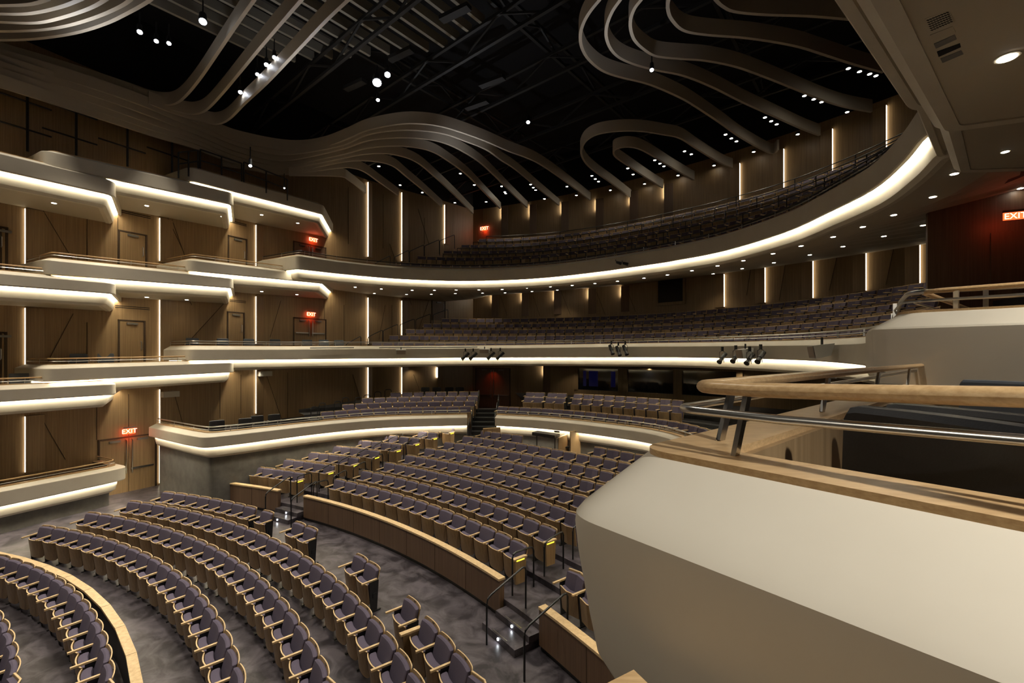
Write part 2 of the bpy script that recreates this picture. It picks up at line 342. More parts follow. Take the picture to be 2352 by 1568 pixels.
ruled(F2, [(.42, 5.07), (1.5, 5.05)], [(-14.2, 20.9)] + wl[1:-1] + [mir((-14.2, 20.9))], 4.86, 'ceiling_under_middle_balcony', M['soffit'], True)
ruled(F2, [(.42, 5.34), (1.2, 5.34)], [(-14.2, 20.9)] + wl[1:-1] + [mir((-14.2, 20.9))], 5.34, 'floor_middle_cross_aisle', M['carpet'])
ruled(F3, [(.42, 9.74), (3.2, 9.76)], None, 0, 'floor_upper_cross_aisle', M['carpet'])
F2d, F3d = [resample(q, 200) for q in (F2, F3)]
ruled(F2d, steps(.55, 5.35, 6, 1.0, .42), [(-4.9, 32.1)] + WALLS[7:-4], 7.45, 'floor_middle_balcony', M['carpet'], skew=(838, 36))
ruled(F3d, steps(.55, 9.75, 6, 1.0, .62), [(-3.5, 33.6)] + WALLS[8:-4], 12.85, 'floor_upper_balcony', M['carpet'], skew=(905, 40))
ruled(PARL[1:], [(.42, 2.24), (.8, 2.24)], WALL_L[2:], 2.24, 'floor_parterre_aisle', M['carpet'])
ruled(right_of(PARL[2:], 735), steps(.6, 2.25, 5, 1.02, .16), WALL_L[4:], 2.9, 'floor_parterre_left', M['carpet'])
ruled(PARR, steps(.6, 2.25, 5, 1.02, .16), REAR[3:] + WALL_R[1:4], 2.9, 'floor_parterre_right', M['carpet'])
# ------------------------------------------------------------------ raised floor behind the oak parapets
PR = [22.9 + .92 * k for k in range(8)]; PZ = [.44 + .13 * k for k in range(8)]
rf = MB(); prof = [(22.06, .05), (22.06, .44)]
for k in range(1, 8): prof += [(PR[k - 1] + .2, PZ[k - 1]), (PR[k - 1] + .2, PZ[k])]
prof += [(34, PZ[7])]
TT = [math.radians(20 + i * 1.88) for i in range(31)]
rf.loft([[(*polar(min(R, 34), t), z) for R, z in prof] for t in TT]); struct(rf.build('floor_raised', M['concrete']))
def parapet(t0, t1, name, label, m='wood_red', hook=False):
    root = empty('low_wall', (*polar(22, (t0 + t1) / 2), .06), 0, label, 'low wall')
    n = 28; ts = [t0 + (t1 - t0) * i / n for i in range(n + 1)]
    pr_ = [(R, z) for R, z in ((21.95, .16), (22.07, .16), (22.07, .83), (21.95, .83))]
    mb = MB(); mb.loft([[(*polar(R, t), z) for R, z in pr_] for t in ts], True); kids(root, mb, 'panel', M[m])
    mb = MB(); mb.loft([[(*polar(R, t), z) for R, z in ((21.93, .84), (22.10, .84), (22.10, .885), (21.93, .885))] for t in ts], True); kids(root, mb, 'cap', M['edge'])
    mb = MB(); mb.loft([[(*polar(R, t), z) for R, z in ((21.99, .05), (22.05, .05), (22.05, .17), (21.99, .17))] for t in ts], True); kids(root, mb, 'plinth', M['black'])
    mb = MB(); k = max(2, int(abs(t1 - t0) * 22 / 1.25))
    for i in range(1, k):
        t = t0 + (t1 - t0) * i / k; a = polar(21.948, t); mb.bar((*a, .17), (*a, .82), .008, .006, (math.sin(t), -math.cos(t), 0))
    kids(root, mb, 'joint', M['groove'])
    if hook:
        mb = MB(); a = polar(22, t0); c = (a[0] - .28, a[1] + .32)
        pts = [a, (a[0] - .12, a[1] + .02), (a[0] - .24, a[1] + .12), c, (c[0] + .02, c[1] + .3)]
        pts = catmull([(*p,) for p in pts], 4); q = offset(pts, -.06); q2 = offset(pts, .06)
        for z0, z1, nm, mm in ((.1, .83, 'curved_end', m), (.84, .885, 'curved_cap', 'edge')):
            mb = MB(); mb.loft([[(*u, z0), (*v, z0), (*v, z1), (*u, z1)] for u, v in zip(q, q2)], True); kids(root, mb, nm, M[mm], True)
    return root
tP0, tP1 = ray_circle(700, 22), ray_circle(1152, 22) ; tL0, tL1 = ray_circle(458, 22), ray_circle(641, 22)
parapet(tP0, tP1, 'p', 'long curved brown wooden low wall with pale oak cap in the centre')
parapet(tL0, tL1, 'l', 'short brown wooden low wall left of the first steps', hook=True)
parapet(ray_circle(1243, 22), math.radians(18), 's', 'wooden low wall half hidden by the cream box at bottom right')
# curved oak rail wall, bottom left
r0 = empty('low_wall', (*polar(16.2, math.radians(55)), -.08), 0, 'faceted pale oak topped low wall curving through bottom left', 'low wall')
ts = [math.radians(86 - 4.0 * i) for i in range(15)]
mb = MB(); mb.loft([[(*polar(R, t), z) for R, z in ((16.05, .585), (16.19, .585), (16.19, .625), (16.05, .625))] for t in ts], True); kids(r0, mb, 'cap', M['edge'])
mb = MB(); mb.loft([[(*polar(R, t), z) for R, z in ((16.08, -.08), (16.16, -.08), (16.16, .58), (16.08, .58))] for t in ts], True); kids(r0, mb, 'panel', M['black'])
for t in ts[1:-1]:
    mb = MB(); a, b = polar(16.05, t), polar(16.19, t); mb.bar((*a, .6255), (*b, .6255), .006, .002); kids(r0, mb, 'joint', M['groove'])
# steps through the low walls
for nm, ta, tb, lab in (('a', tL1, tP0, 'two dark concrete steps between the brown low walls at centre left'), ('b', tP1, ray_circle(1243, 22), 'two dark concrete steps beside the cream box at bottom centre')):
    root = empty('aisle_steps', (*polar(21.8, (ta + tb) / 2), .06), 0, lab, 'steps')
    tt = [ta - .004 - (ta - tb - .008) * i / 6 for i in range(7)]
    for R0_, z in ((21.45, .2), (21.78, .33)):
        mb = MB(); mb.loft([[(*polar(R, t), q) for R, q in ((R0_, .05), (22.06, .05), (22.06, z), (R0_, z))] for t in tt], True); st = kids(root, mb, 'step', M['concrete'])
        mb = MB(); tm = (ta + tb) / 2; a, b = polar(R0_ + .04, tm + .012), polar(R0_ + .04, tm - .012); mb.bar((*a, z + .004), (*b, z + .004), .02, .006); kids(root, mb, 'nosing_strip', M['steel'])
        mb = MB(); a = polar(R0_ - .005, tm); mb.bar((*a, z - .09), (*a, z - .05), .03, .012, (math.cos(tm), math.sin(tm), 0)); kids(root, mb, 'step_light', M['led_step'])
# ------------------------------------------------------------------ SEATS
def sheet(w, z0, z1, rt, rb, yc, th, m, name, nu=8, nz=9, pillow=0, wt=None):
    """curved panel: w half width, rt/rb corner radii, yc(u,z) centre surface"""
    mb = MB(); R = []
    zs = []
    for i in range(nz + 1):
        t = i / nz; t = .5 - .5 * math.cos(pi * t) if (rt > .03 or rb > .03) else t; zs.append(z0 + (z1 - z0) * t)
    for z in zs:
        hw = w
        if z > z1 - rt: d = (z - (z1 - rt)) / rt; hw = w - rt * (1 - math.sqrt(max(0, 1 - d * d)))
        if z < z0 + rb: d = ((z0 + rb) - z) / rb; hw = min(hw, w - rb * (1 - math.sqrt(max(0, 1 - d * d))))
        ez = min(1, min(z - z0, z1 - z) / .03) if pillow else 1
        ring = []
        for s_ in (-1, 1):
            us = [math.sin(pi / 2 * (-1 + 2 * k / nu)) for k in range(nu + 1)]
            if s_ == 1: us = us[::-1]
            for u in us:
                x = u * hw; e = 1
                if pillow: e = (.4 + .6 * math.sqrt(max(0, ez * (2 - ez)))) * (.55 + .45 * math.sqrt(max(0, 1 - abs(u) ** 14)))
                ring.append((x, yc(x, z) + s_ * th / 2 * e, z))
        R.append(ring)
    mb.loft(R, True); return mb.mesh(name, m, True)
rec = lambda z: (.86 - z) * -.27
def seat_meshes():
    d = {}
    d['backrest'] = sheet(.259, .37, .842, .04, .02, lambda x, z: -.045 - .5 * x * x + rec(z), .08, M['fabric'], 'backrest', pillow=1)
    d['back_shell'] = sheet(.270, .34, .865, .04, .03, lambda x, z: .004 - .5 * x * x + rec(z), .016, M['shell'], 'back_shell', nz=7)
    d['shell_rim'] = rim(.271, .34, .868, .04, lambda x, z: .004 - .5 * x * x + rec(z), .015, True)
    mb = MB(); mb.bar((-.035, -.012, .853), (.035, -.012, .853), .006, .012); d['slot'] = mb.mesh('finger_slot', M['black'])
    d['seat_cushion'] = sheet(.25, .20, .604, .02, .08, lambda x, z: -.303 + .75 * x * x - (z - .6) * .12, .135, M['fabric'], 'seat_cushion', pillow=1)
    d['seat_shell'] = sheet(.268, .12, .60, .012, .11, lambda x, z: -.385 + .75 * x * x - (z - .6) * .12, .018, M['shell'], 'seat_shell')
    d['seat_rim'] = rim(.268, .59, .606, .012, lambda x, z: -.385 + .75 * x * x - (z - .6) * .12, .02, False)
    mb = MB(); mb.add([(-.30, -.47, .652), (-.258, -.47, .652), (-.258, -.12, .66), (-.30, -.12, .66), (-.30, -.47, .682), (-.258, -.47, .682), (-.258, -.12, .69), (-.30, -.12, .69)],
                      [(0, 3, 2, 1), (4, 5, 6, 7), (0, 1, 5, 4), (1, 2, 6, 5), (2, 3, 7, 6), (3, 0, 4, 7)])
    d['armrest'] = mb.mesh('armrest', M['edge'])
    mb = MB(); mb.add([(-.29, -.27, .02), (-.268, -.27, .02), (-.268, -.12, .02), (-.29, -.12, .02), (-.29, -.30, .65), (-.268, -.30, .65), (-.268, -.08, .65), (-.29, -.08, .65)],
                      [(0, 3, 2, 1), (4, 5, 6, 7), (0, 1, 5, 4), (1, 2, 6, 5), (2, 3, 7, 6), (3, 0, 4, 7)]); mb.box(-.30, -.258, -.32, -.04, 0, .025)
    mb.box(-.29, -.25, -.22, -.14, .30, .40); d['standard'] = mb.mesh('standard', M['black'])
    for k, s_ in (('end_panel', 1), ('end_panel_l', -1)):
        mb = MB(); a, b = sorted((s_ * .262, s_ * .325)); mb.add([(a, -.43, .12), (b, -.43, .12), (b, -.17, .12), (a, -.17, .12), (a, -.46, .655), (b, -.46, .655), (b, -.14, .655), (a, -.14, .655)],
                          [(0, 3, 2, 1), (4, 5, 6, 7), (0, 1, 5, 4), (1, 2, 6, 5), (2, 3, 7, 6), (3, 0, 4, 7)])
        d[k] = mb.mesh('end_panel', M['wood'])
        mb = MB(); mb.box(s_ * .262 - .01 if s_ < 0 else .25, (.34 if s_ > 0 else -.25), -.50, -.12, .656, .69) if s_ > 0 else mb.box(-.34, -.25, -.50, -.12, .656, .69); d[k + '_arm'] = mb.mesh('armrest', M['edge'])
        mb = MB(); a, b = sorted((s_ * .325, s_ * .332)); mb.box(a, b, -.42, -.20, .625, .652); d[k + '_lamp'] = mb.mesh('row_light', M['yellow'])
    return d
def rim(w, z0, z1, rt, yc, th, sides):
    """pale edge line round the top (and sides) of a ply panel"""
    pts = []
    if sides: pts += [(-w, z) for z in (z0 + .06, z0 + .2, z0 + .34, z1 - rt)]
    for k in range(5): a = pi - pi / 2 * k / 4; pts.append((-w + rt + rt * math.cos(a), z1 - rt + rt * math.sin(a)))
    pts += [(w * u, z1) for u in (-.6, -.3, 0, .3, .6)]
    for k in range(5): a = pi / 2 - pi / 2 * k / 4; pts.append((w - rt + rt * math.cos(a), z1 - rt + rt * math.sin(a)))
    if sides: pts += [(w, z) for z in (z1 - rt, z0 + .34, z0 + .2, z0 + .06)]
    mb = MB(); mb.loft([[(x, yc(x, z) - th / 2, z - .006), (x, yc(x, z) + th / 2, z - .006), (x, yc(x, z) + th / 2, z + .004), (x, yc(x, z) - th / 2, z + .004)] for x, z in pts], True)
    return mb.mesh('rim', M['edge'])
SM = seat_meshes()
ORD = 'first second third fourth fifth sixth seventh eighth ninth tenth eleventh twelfth thirteenth fourteenth fifteenth sixteenth seventeenth eighteenth nineteenth twentieth twenty-first twenty-second twenty-third twenty-fourth twenty-fifth twenty-sixth twenty-seventh twenty-eighth twenty-ninth thirtieth'.split()
seats = []      # x, y, z, rot, rowname, index, ends, group
def row(R, z, px0, n=None, px1=None, pitch=.563, rowname='', endR=False, endL=False, group='', start=0, thend=None):
    t0 = ray_circle(px0, R); dt = pitch / R
    if n is None:
        t1 = thend if thend is not None else ray_circle(px1, R); n = max(1, round((t0 - t1) / dt) + 1); dt = (t0 - t1) / max(1, n - 1) if n > 1 else dt
    for k in range(n):
        t = t0 - k * dt; seats.append([*polar(R, t), z, t - pi / 2, rowname, k + start, (endL and k == 0, k == n - 1, endR and k == n - 1), group])
G0 = 'purple seats on the main floor near the stage'
row(14.87, -.09, 5, 9, rowname='innermost row at bottom left', group=G0)
row(15.87, -.06, 16, 17, pitch=.553, rowname='row just inside the oak topped low wall', group=G0)
row(17.33, -.02, 116, 25, pitch=.566, rowname='first row outside the oak topped low wall', group=G0)
row(18.33, .03, 220, 26, pitch=.566, rowname='second row outside the oak topped low wall', group=G0)
row(19.36, .07, 315, 28, pitch=.566, rowname='third row outside the oak topped low wall', group=G0)
g5 = 'row right in front of the brown low wall'
row(20.4, .07, 391.7, 8, pitch=.566, rowname=g5, group=G0)
row(20.4, .07, 620, 1, rowname=g5, group=G0, start=8)
row(20.35, .07, 693, 2, pitch=.60, rowname=g5, group=G0, start=9)
row(20.25, .07, 835, 2, rowname=g5, group=G0, start=11)
row(20.15, .07, 954, 1, rowname=g5, group=G0, start=13)
row(20.1, .07, 997, 8, pitch=.57, endL=True, rowname=g5, group=G0, start=14)
G1 = 'purple seats in the central block behind the brown low wall'
st = [785.6, 847, 899.7, 947, 991, 1035, 1077.5, 1118.5]
for k in range(8): row(PR[k], PZ[k], st[k], thend=math.radians(39.3 if k else 39.3), rowname='central block, %s row behind the low wall' % ORD[k], endR=True, endL=False, group=G1)
G2 = 'purple seats in the left block behind the short low wall'
for k, (a, b) in enumerate([(527, 692), (598, 761), (658, 817), (712, 865), (780, 914), (834, 956), (905, 997), (991, 1035)]):
    row(PR[k], PZ[k], a, px1=b, rowname='left block, %s row behind the short low wall' % ORD[k], endR=True, group=G2)
desk = [s for s in seats if s[7] == G1 and s[1] > 0 and s[4].startswith('central block, eighth') and 1215 < CX + F * s[0] / s[1] < 1372]
for s in desk: seats.remove(s)
for k in range(8):      # right block, mostly behind the foreground box
    nR = 9
    for j in range(nR):
        t = math.radians(34.6) - j * .563 / PR[k]; seats.append([*polar(PR[k], t), PZ[k], t - pi / 2, 'right block, %s row' % ORD[k], j, (j == 0, j == nR - 1, False), 'right block'])
def along(front, d, z, px0, px1, rowname, group, pitch=.56, skip=()):
    Q = offset(resample(front, 240), d); Q = resample(Q, 600)
    a = ray_poly(px0, Q); b = ray_poly(px1, Q)
    if a is None or b is None: return
    def param(p): return min(range(len(Q)), key=lambda i: (Q[i][0] - p[0]) ** 2 + (Q[i][1] - p[1]) ** 2)
    i, j = param(a), param(b); seg = Q[i:j + 1]
    if len(seg) < 2: return
    n = max(2, int(length(seg) / pitch) + 1); pts = resample(seg, n)
    for k, p in enumerate(pts):
        u, v = pts[max(k - 1, 0)], pts[min(k + 1, n - 1)]; rz = math.atan2(v[1] - u[1], v[0] - u[0])
        seats.append([p[0], p[1], z, rz, rowname, k, (False, k == n - 1, False), group])
GQ = 'purple seats on the parterre terrace'; PX = PARL[2:] + [(.4, 21.1), (2.5, 20.6)]
for k, (a, b) in enumerate([(751, 1068), (800, 1079), (844, 1085), (908, 1091)]): along(PX, 1.1 + 1.02 * k, 2.25 + .16 * k, a, b, 'parterre row %s left of central stairs' % ORD[k], GQ)
for k, a in enumerate([1157, 1162, 1166, 1170]):
    for (p, q) in ([(a, 1660)] if k < 2 else [(a, a + 20), (a + 50, a + 72), (a + 100, a + 122), (a + 160, 1560)]):
        along(PARR, 1.1 + 1.02 * k, 2.25 + .16 * k, p, q, 'parterre row %s right of central stairs' % ORD[k], GQ)
for k, a in enumerate([866, 905, 943, 983, 1023]): along(F2, 1.25 + 1.0 * k, 5.45 + .42 * k, a, 2150, 'middle balcony', 'balcony seats')
for k, a in enumerate([930, 968, 1030, 1070, 1110]): along(F3, 1.2 + 1.0 * k, 9.9 + .62 * k, a, 2040 - 3 * k, 'upper balcony', 'balcony seats')
def score(s):
    x, y, z = s[:3]
    if y < 1: return -1
    px = CX + F * x / y; py = YH + F * (EYE - z - .6) / y
    if not (-25 < px < 2377 and -20 < py < 1600): return -1
    if px > 1300 and py > 860: return -1
    if s[7] in ('right block', 'balcony seats') : return -1
    if z > 2 and px > 1600: return -1
    return 1 / y
seats.sort(key=score, reverse=True)
near, far = seats[:300], seats[300:]
def copy_seat(s):
    x, y, z, rz, rn, k, (eL, last, eR), g = s
    lab = 'purple seat %s from left, %s' % (ORD[min(k, 29)], rn)
    r = empty('theatre_seat', (x, y, z), rz, lab, 'seat', g)
    def part(key, name=None, dx=0):
        o = bpy.data.objects.new(name or key, SM[key]); COL.objects.link(o); o.parent = r; o.location.x = dx; return o
    part('backrest'); sh = part('back_shell'); o = bpy.data.objects.new('shell_rim', SM['shell_rim']); COL.objects.link(o); o.parent = sh
    o = bpy.data.objects.new('finger_slot', SM['slot']); COL.objects.link(o); o.parent = sh
    part('seat_cushion'); sh = part('seat_shell'); o = bpy.data.objects.new('seat_rim', SM['seat_rim']); COL.objects.link(o); o.parent = sh
    if eL: part('end_panel_l', 'end_panel'); part('end_panel_l_arm', 'armrest')
    else: part('armrest'); part('standard')
    if eR:
        part('end_panel', 'end_panel'); part('end_panel_arm', 'armrest'); part('end_panel_lamp', 'row_light')
    elif last: part('armrest', dx=.56); part('standard', dx=.56)
for s in near: copy_seat(s)
# the many remaining seats as one object
fv, ff, fm = [], [], []
keys = [('backrest', 0), ('back_shell', 1), ('shell_rim', 2), ('seat_cushion', 0), ('seat_shell', 1), ('seat_rim', 2), ('armrest', 2), ('standard', 3)]
def low(w, z0, z1, yf, th, mi):
    vs = []
    for z in (z0, z1):
        for x in (-w, 0, w): vs.append((x, yf(x, z) - th / 2, z))
        for x in (w, 0, -w): vs.append((x, yf(x, z) + th / 2, z))
    return vs, [(0, 1, 7, 6), (1, 2, 8, 7), (2, 3, 9, 8), (3, 4, 10, 9), (4, 5, 11, 10), (5, 0, 6, 11), (6, 7, 8, 9, 10, 11)], mi
SY = lambda x, z: -.37 + 1.0 * x * x - (z - .6) * .12
LOWP = [low(.235, .37, .83, lambda x, z: -.045 - x * x + rec(z), .07, 0), low(.262, .34, .862, lambda x, z: .004 - x * x + rec(z), .02, 1),
        low(.263, .856, .868, lambda x, z: .004 - x * x + rec(z), .024, 2), low(.215, .2, .598, lambda x, z: SY(x, z) + .055, .08, 0),
        low(.243, .14, .597, SY, .018, 1), low(.243, .596, .604, SY, .022, 2)]
for key, mi in (('armrest', 2), ('standard', 3)):
    me = SM[key]; LOWP.append(([tuple(v.co) for v in me.vertices], [tuple(p.vertices) for p in me.polygons], mi))
for s in far:
    c, n = math.cos(s[3]), math.sin(s[3])
    for vs, fs, mi in LOWP:
        o = len(fv); fv += [(s[0] + x * c - y * n, s[1] + x * n + y * c, s[2] + z) for x, y, z in vs]
        ff += [tuple(i + o for i in f) for f in fs]; fm += [mi] * len(fs)
me = bpy.data.meshes.new('theatre_seats'); me.from_pydata(fv, [], ff)
for k in ('fabric', 'shell', 'edge', 'black'): me.materials.append(M[k])
me.polygons.foreach_set('material_index', fm); me.update()
o = bpy.data.objects.new('theatre_seats', me); COL.objects.link(o)
tag(o, 'rows of small distant purple seats filling the balconies and terrace', 'seats', kind='stuff')

# ------------------------------------------------------------------ doors, signs, windows
nd = [0]
def door(px0, px1, y0, y1, dbl=False, lite=False, vent=True, reddish=False):
    """door recessed look on the wall between two bearings; y at px0 gives heights"""
    a = wall_pt(px0); b = wall_pt(px1); z1, z0 = ZY(y0, a[1]), ZY(y1, a[1]); nd[0] += 1
    r = empty('door_%d' % nd[0], (a[0], a[1], z0), math.atan2(b[1] - a[1], b[0] - a[0])); r['kind'] = 'structure'
    w = math.hypot(b[0] - a[0], b[1] - a[1]); h = z1 - z0
    mb = MB(); mb.box(-.02, .03, -.05, .0, 0, h + .04); mb.box(w - .05, w + .02, -.05, 0, 0, h + .04); mb.box(-.02, w + .02, -.05, 0, h, h + .05); mb.build('door_frame', M['groove'], r)
    n = 2 if dbl else 1
    for k in range(n):
        x0 = .04 + (w - .08) * k / n + (.01 if k else 0); x1 = .04 + (w - .08) * (k + 1) / n - .01
        mb = MB(); mb.box(x0, x1, -.03, -.005, .02, h - .02); lf = mb.build('door_leaf', M['wood_red' if reddish else 'wood'], r)
        hx = (x1 - .09) if (not dbl or k == 0) else x0 + .09
        mb = MB(); mb.tube([(hx, -.03, .8), (hx, -.09, .83), (hx, -.09, h - .1 if dbl else 1.15), (hx, -.03, h - .07 if dbl else 1.18)], .018, 6); mb.build('handle', M['steel'], lf)
        mb = MB(); mb.box((x0 + x1) / 2 - .18, (x0 + x1) / 2 + .18, -.10, -.03, h - .14, h - .06); mb.build('closer', M['closer'], lf)
        if dbl: mb = MB(); mb.box(x0 + .06, x1 - .06, -.09, -.03, .95, 1.02); mb.build('push_bar', M['steel'], lf)
    return r
door(226, 358, 1013, 1146, True); door(272, 336, 530, 626); door(272, 332, 736, 850); door(524, 566, 542, 626); door(522, 560, 717, 800)
door(0, 16, 523, 622); door(0, 14, 765, 880); door(674, 748, 555, 625, True, reddish=True); door(674, 748, 730, 805, True); door(1093, 1172, 846, 935, True, reddish=True)
door(992, 1022, 690, 735, reddish=True)
# slotted air grilles above the doors
def wall_item(px, y, fn, name, label, cat, group=None, off=.0):
    p = wall_pt(px); r = empty(name, (p[0], p[1], ZY(y, p[1])), math.atan2(p[3], p[2]), label, cat, group); fn(r); return r
for px0, px1, y, lab in ((283, 330, 494, 'top left door'), (531, 563, 515, 'second top level door'), (282, 328, 709, 'second level left door'), (531, 562, 694, 'second level narrow door')):
    def fn(r, w=(px1 - px0) / F * 20 * 1.3):
        for q in (0, .07): mb = MB(); mb.box(-w / 2, w / 2, -.015, .0, q, q + .025); mb.build('slot', M['dark'], r)
    wall_item((px0 + px1) / 2, y, fn, 'air_grille', 'pair of dark horizontal air slots above the %s' % lab, 'air vent')
def exit_sign(px, y, w, h, label, yd=None, Yd=None, rz=None, en=4):
    if Yd: x, yy = UY(px, Yd); loc = (x, yy, ZY(y, yy)); a = rz
    else: p = wall_pt(px, off=.12); loc = (p[0], p[1], ZY(y, p[1])); a = math.atan2(p[3], p[2])
    r = empty('exit_sign', loc, a, label, 'exit sign')
    mb = MB(); mb.box(-w / 2, w / 2, -.02, .02, h / 2 - .03, h / 2 + .03); mb.build('housing', M['closer'], r)
    mb = MB(); mb.box(-w / 2, w / 2, -.006, .006, -h / 2, h / 2 - .03); mb.build('panel', M['red'], r)
    t = bpy.data.curves.new('lettering', 'FONT'); t.body = 'EXIT'; t.size = h * .95; t.align_x = 'CENTER'; t.align_y = 'CENTER'; t.extrude = .004; t.materials.append(M['redl'])
    tmp = bpy.data.objects.new('tmp', t); COL.objects.link(tmp); bpy.context.view_layer.update(); me = bpy.data.meshes.new_from_object(tmp.evaluated_get(bpy.context.evaluated_depsgraph_get())); me.name = 'lettering'; bpy.data.objects.remove(tmp); bpy.data.curves.remove(t)
    o = bpy.data.objects.new('lettering', me); COL.objects.link(o); o.parent = r; o.location = (0, -.012, -.02); o.rotation_euler = (pi / 2, 0, 0)
    l = bpy.data.lights.new('glow', 'POINT'); l.energy = en; l.color = (1, .06, .01); l.shadow_soft_size = .1
    o = bpy.data.objects.new('glow', l); COL.objects.link(o); o.parent = r; o.location = (0, -.10, -.25)
exit_sign(294, 989, .40, .26, 'red lit EXIT sign above the double doors at lower left')
exit_sign(717, 550, .40, .28, 'red lit EXIT sign in the top left boxes')
exit_sign(712, 721, .42, .28, 'red lit EXIT sign above second level double doors')
exit_sign(1114, 524, .38, .36, 'red EXIT sign hanging above the upper balcony rear')
exit_sign(2332, 494, .46, .22, 'red lit EXIT sign at the right picture edge', Yd=11.5, rz=math.radians(-25), en=.9)
l = bpy.data.lights.new('glow', 'SPOT'); l.energy = 20; l.color = (1, .08, .02); l.spot_size = 1.9; l.spot_blend = 1; o = bpy.data.objects.new('exit_glow', l); COL.objects.link(o)
p = wall_pt(1135, off=.5); o.location = (p[0], p[1], 4.7); o.rotation_euler = (.15, 0, 0); o['label'] = 'red glow of a hidden exit sign over rear doors'; o['category'] = 'lamp'
# right rear corner: red lit door surround under the soffit
xr, yr = UY(2310, 12.0)
dr = empty('door_%d' % (nd[0] + 1), (xr, yr, 6.6), math.radians(-25)); dr['kind'] = 'structure'
mb = MB(); mb.box(-1.6, 1.6, 0, .12, 0, 3.6); mb.build('door_surround', M['wood_red'], dr)
mb = MB(); mb.box(-.3, .75, -.03, -.005, 0, 2.25); mb.build('door_leaf', M['wood_red'], dr)
# booth windows on the rear wall
for i, (a, b, y0, y1, mm) in enumerate([(1330, 1421, 848, 896, 'blue'), (1443, 1548, 850, 904, None), (1569, 1693, 853, 910, None), (1513, 1570, 640, 696, None)]):
    p = wall_pt(a); q = wall_pt(b); z1, z0 = ZY(y0, p[1]), ZY(y1, q[1]) if i < 3 else ZY(y1, p[1])
    if i < 3: z1, z0 = 4.72, 3.32
    r = empty('window_%d' % (i + 1), (p[0], p[1], z0), math.atan2(q[1] - p[1], q[0] - p[0])); r['kind'] = 'structure'; w = math.hypot(q[0] - p[0], q[1] - p[1]); h = z1 - z0
    mb = MB(); mb.box(0, w, -.06, -.03, 0, h); mb.build('pane', M['glass'], r)
    mb = MB(); e = .32 if i < 3 else .12; mb.box(-e, 0, -.14, 0, -.12, h + .05); mb.box(w, w + e, -.14, 0, -.12, h + .05); mb.box(-e, w + e, -.14, 0, -e * 1.4, 0); mb.box(-e, w + e, -.14, 0, h, h + .1); mb.build('window_frame', M['wood'], r)
    if mm:
        for u0, u1 in ((.12, .2), (.27, .5), (.82, .93)): mb = MB(); mb.box(w * u0, w * u1, -.065, -.062, .25, h * .9); mb.build('lit_curtain', M['blue'], r)
# ------------------------------------------------------------------ aisle stairs up to the parterre
root = empty('aisle_stairs', (-1.4, 20.9, 1.3), 0, 'black stairs rising through the parterre to red lit doors', 'stairs')
for k in range(9):
    a, b = UY(1078 + 1.2 * k, 20.4 + .42 * k), UY(1135 + .8 * k, 20.4 + .42 * k); z = 1.45 + .165 * k
    mb = MB(); mb.add([(a[0], a[1], 1.3), (b[0], b[1], 1.3), (b[0], b[1] + .45, 1.3), (a[0], a[1] + .45, 1.3), (a[0], a[1], z), (b[0], b[1], z), (b[0], b[1] + .45, z), (a[0], a[1] + .45, z)],
                      [(0, 3, 2, 1), (4, 5, 6, 7), (0, 1, 5, 4), (1, 2, 6, 5), (2, 3, 7, 6), (3, 0, 4, 7)]); kids(root, mb, 'step', M['black'])
def urail(a, b, za, zb, h, label, name='aisle_handrail', r=.02, group='black aisle handrails', m='black'):
    o = MB(); A, B = Vector((*a, za)), Vector((*b, zb)); u = Vector((0, 0, 1)); d = (B - A); d.z = 0; d.normalize()
    ta, tb = A + u * h, B + u * h; sl = (tb - ta).normalized()
    pts = [A, A + u * (h - .1), A + u * (h - .03) + sl * .03, ta + sl * .1, tb - sl * .1, B + u * (h - .03) - sl * .03, B + u * (h - .1), B]
    o.tube(pts, r, 8); ob = o.build(name, M[m], None, True); tag(ob, label, 'handrail', group); return ob
for k in range(8):
    for sd, t in (('left', math.radians(63.35)), ('right', math.radians(61.5 if k else 61.2))):
        urail(polar(PR[k] - .62, t), polar(PR[k] - .02, t), PZ[max(k - 1, 0)] if k else .44, PZ[k], .78 if sd == 'right' else .92, 'black tube handrail %s of the left aisle at the %s block row' % (sd, ORD[k]))
for k in range(5):
    t = math.radians(38.2); urail(polar(PR[k] - .62, t), polar(PR[k] - .02, t), PZ[max(k - 1, 0)] if k else .44, PZ[k], .9, 'black tube handrail by yellow lit row end, %s from the front' % ORD[k])
for i, (px, lab) in enumerate(((613, 'left side of the far steps'), (672, 'right side of the far steps'), (1123, 'left side of the near steps'), (1210, 'right side of the near steps'))):
    t = ray_circle(px, 21.3); urail(polar(21.25, t), polar(22.2, t), .06, .44, .88 if i > 1 else .95, 'black bent handrail on the %s' % lab)
for k, (px, Y, z) in enumerate([(714, 21.5, 2.25), (733, 21.8, 2.4), (768, 22.6, 2.4), (786, 23, 2.55), (816, 23.6, 2.5), (836, 24, 2.6), (860, 24.8, 2.7), (884, 25.2, 2.8)]):
    a, b = UY(px, Y), UY(px + 15, Y + .1); urail(a, b, z, z, .9, 'black hoop rail at the left end of the parterre seats, %s from the left' % ORD[k], group='hoop rails left of the parterre seats')
for k, (px, Y, z) in enumerate([(1076, 20.8, 1.5), (1083, 21.6, 1.9), (1090, 22.6, 2.3), (1098, 23.6, 2.6), (1136, 20.8, 1.8), (1140, 22, 2.1), (1144, 23.4, 2.4)]):
    a, b = UY(px, Y), UY(px + 2, Y + .9); urail(a, b, z, z + .25, .9, 'black rail beside the central black stairs, %s' % ['lowest left', 'second left', 'third left', 'highest left', 'lowest right', 'middle right', 'highest right'][k], group='central stair rails')
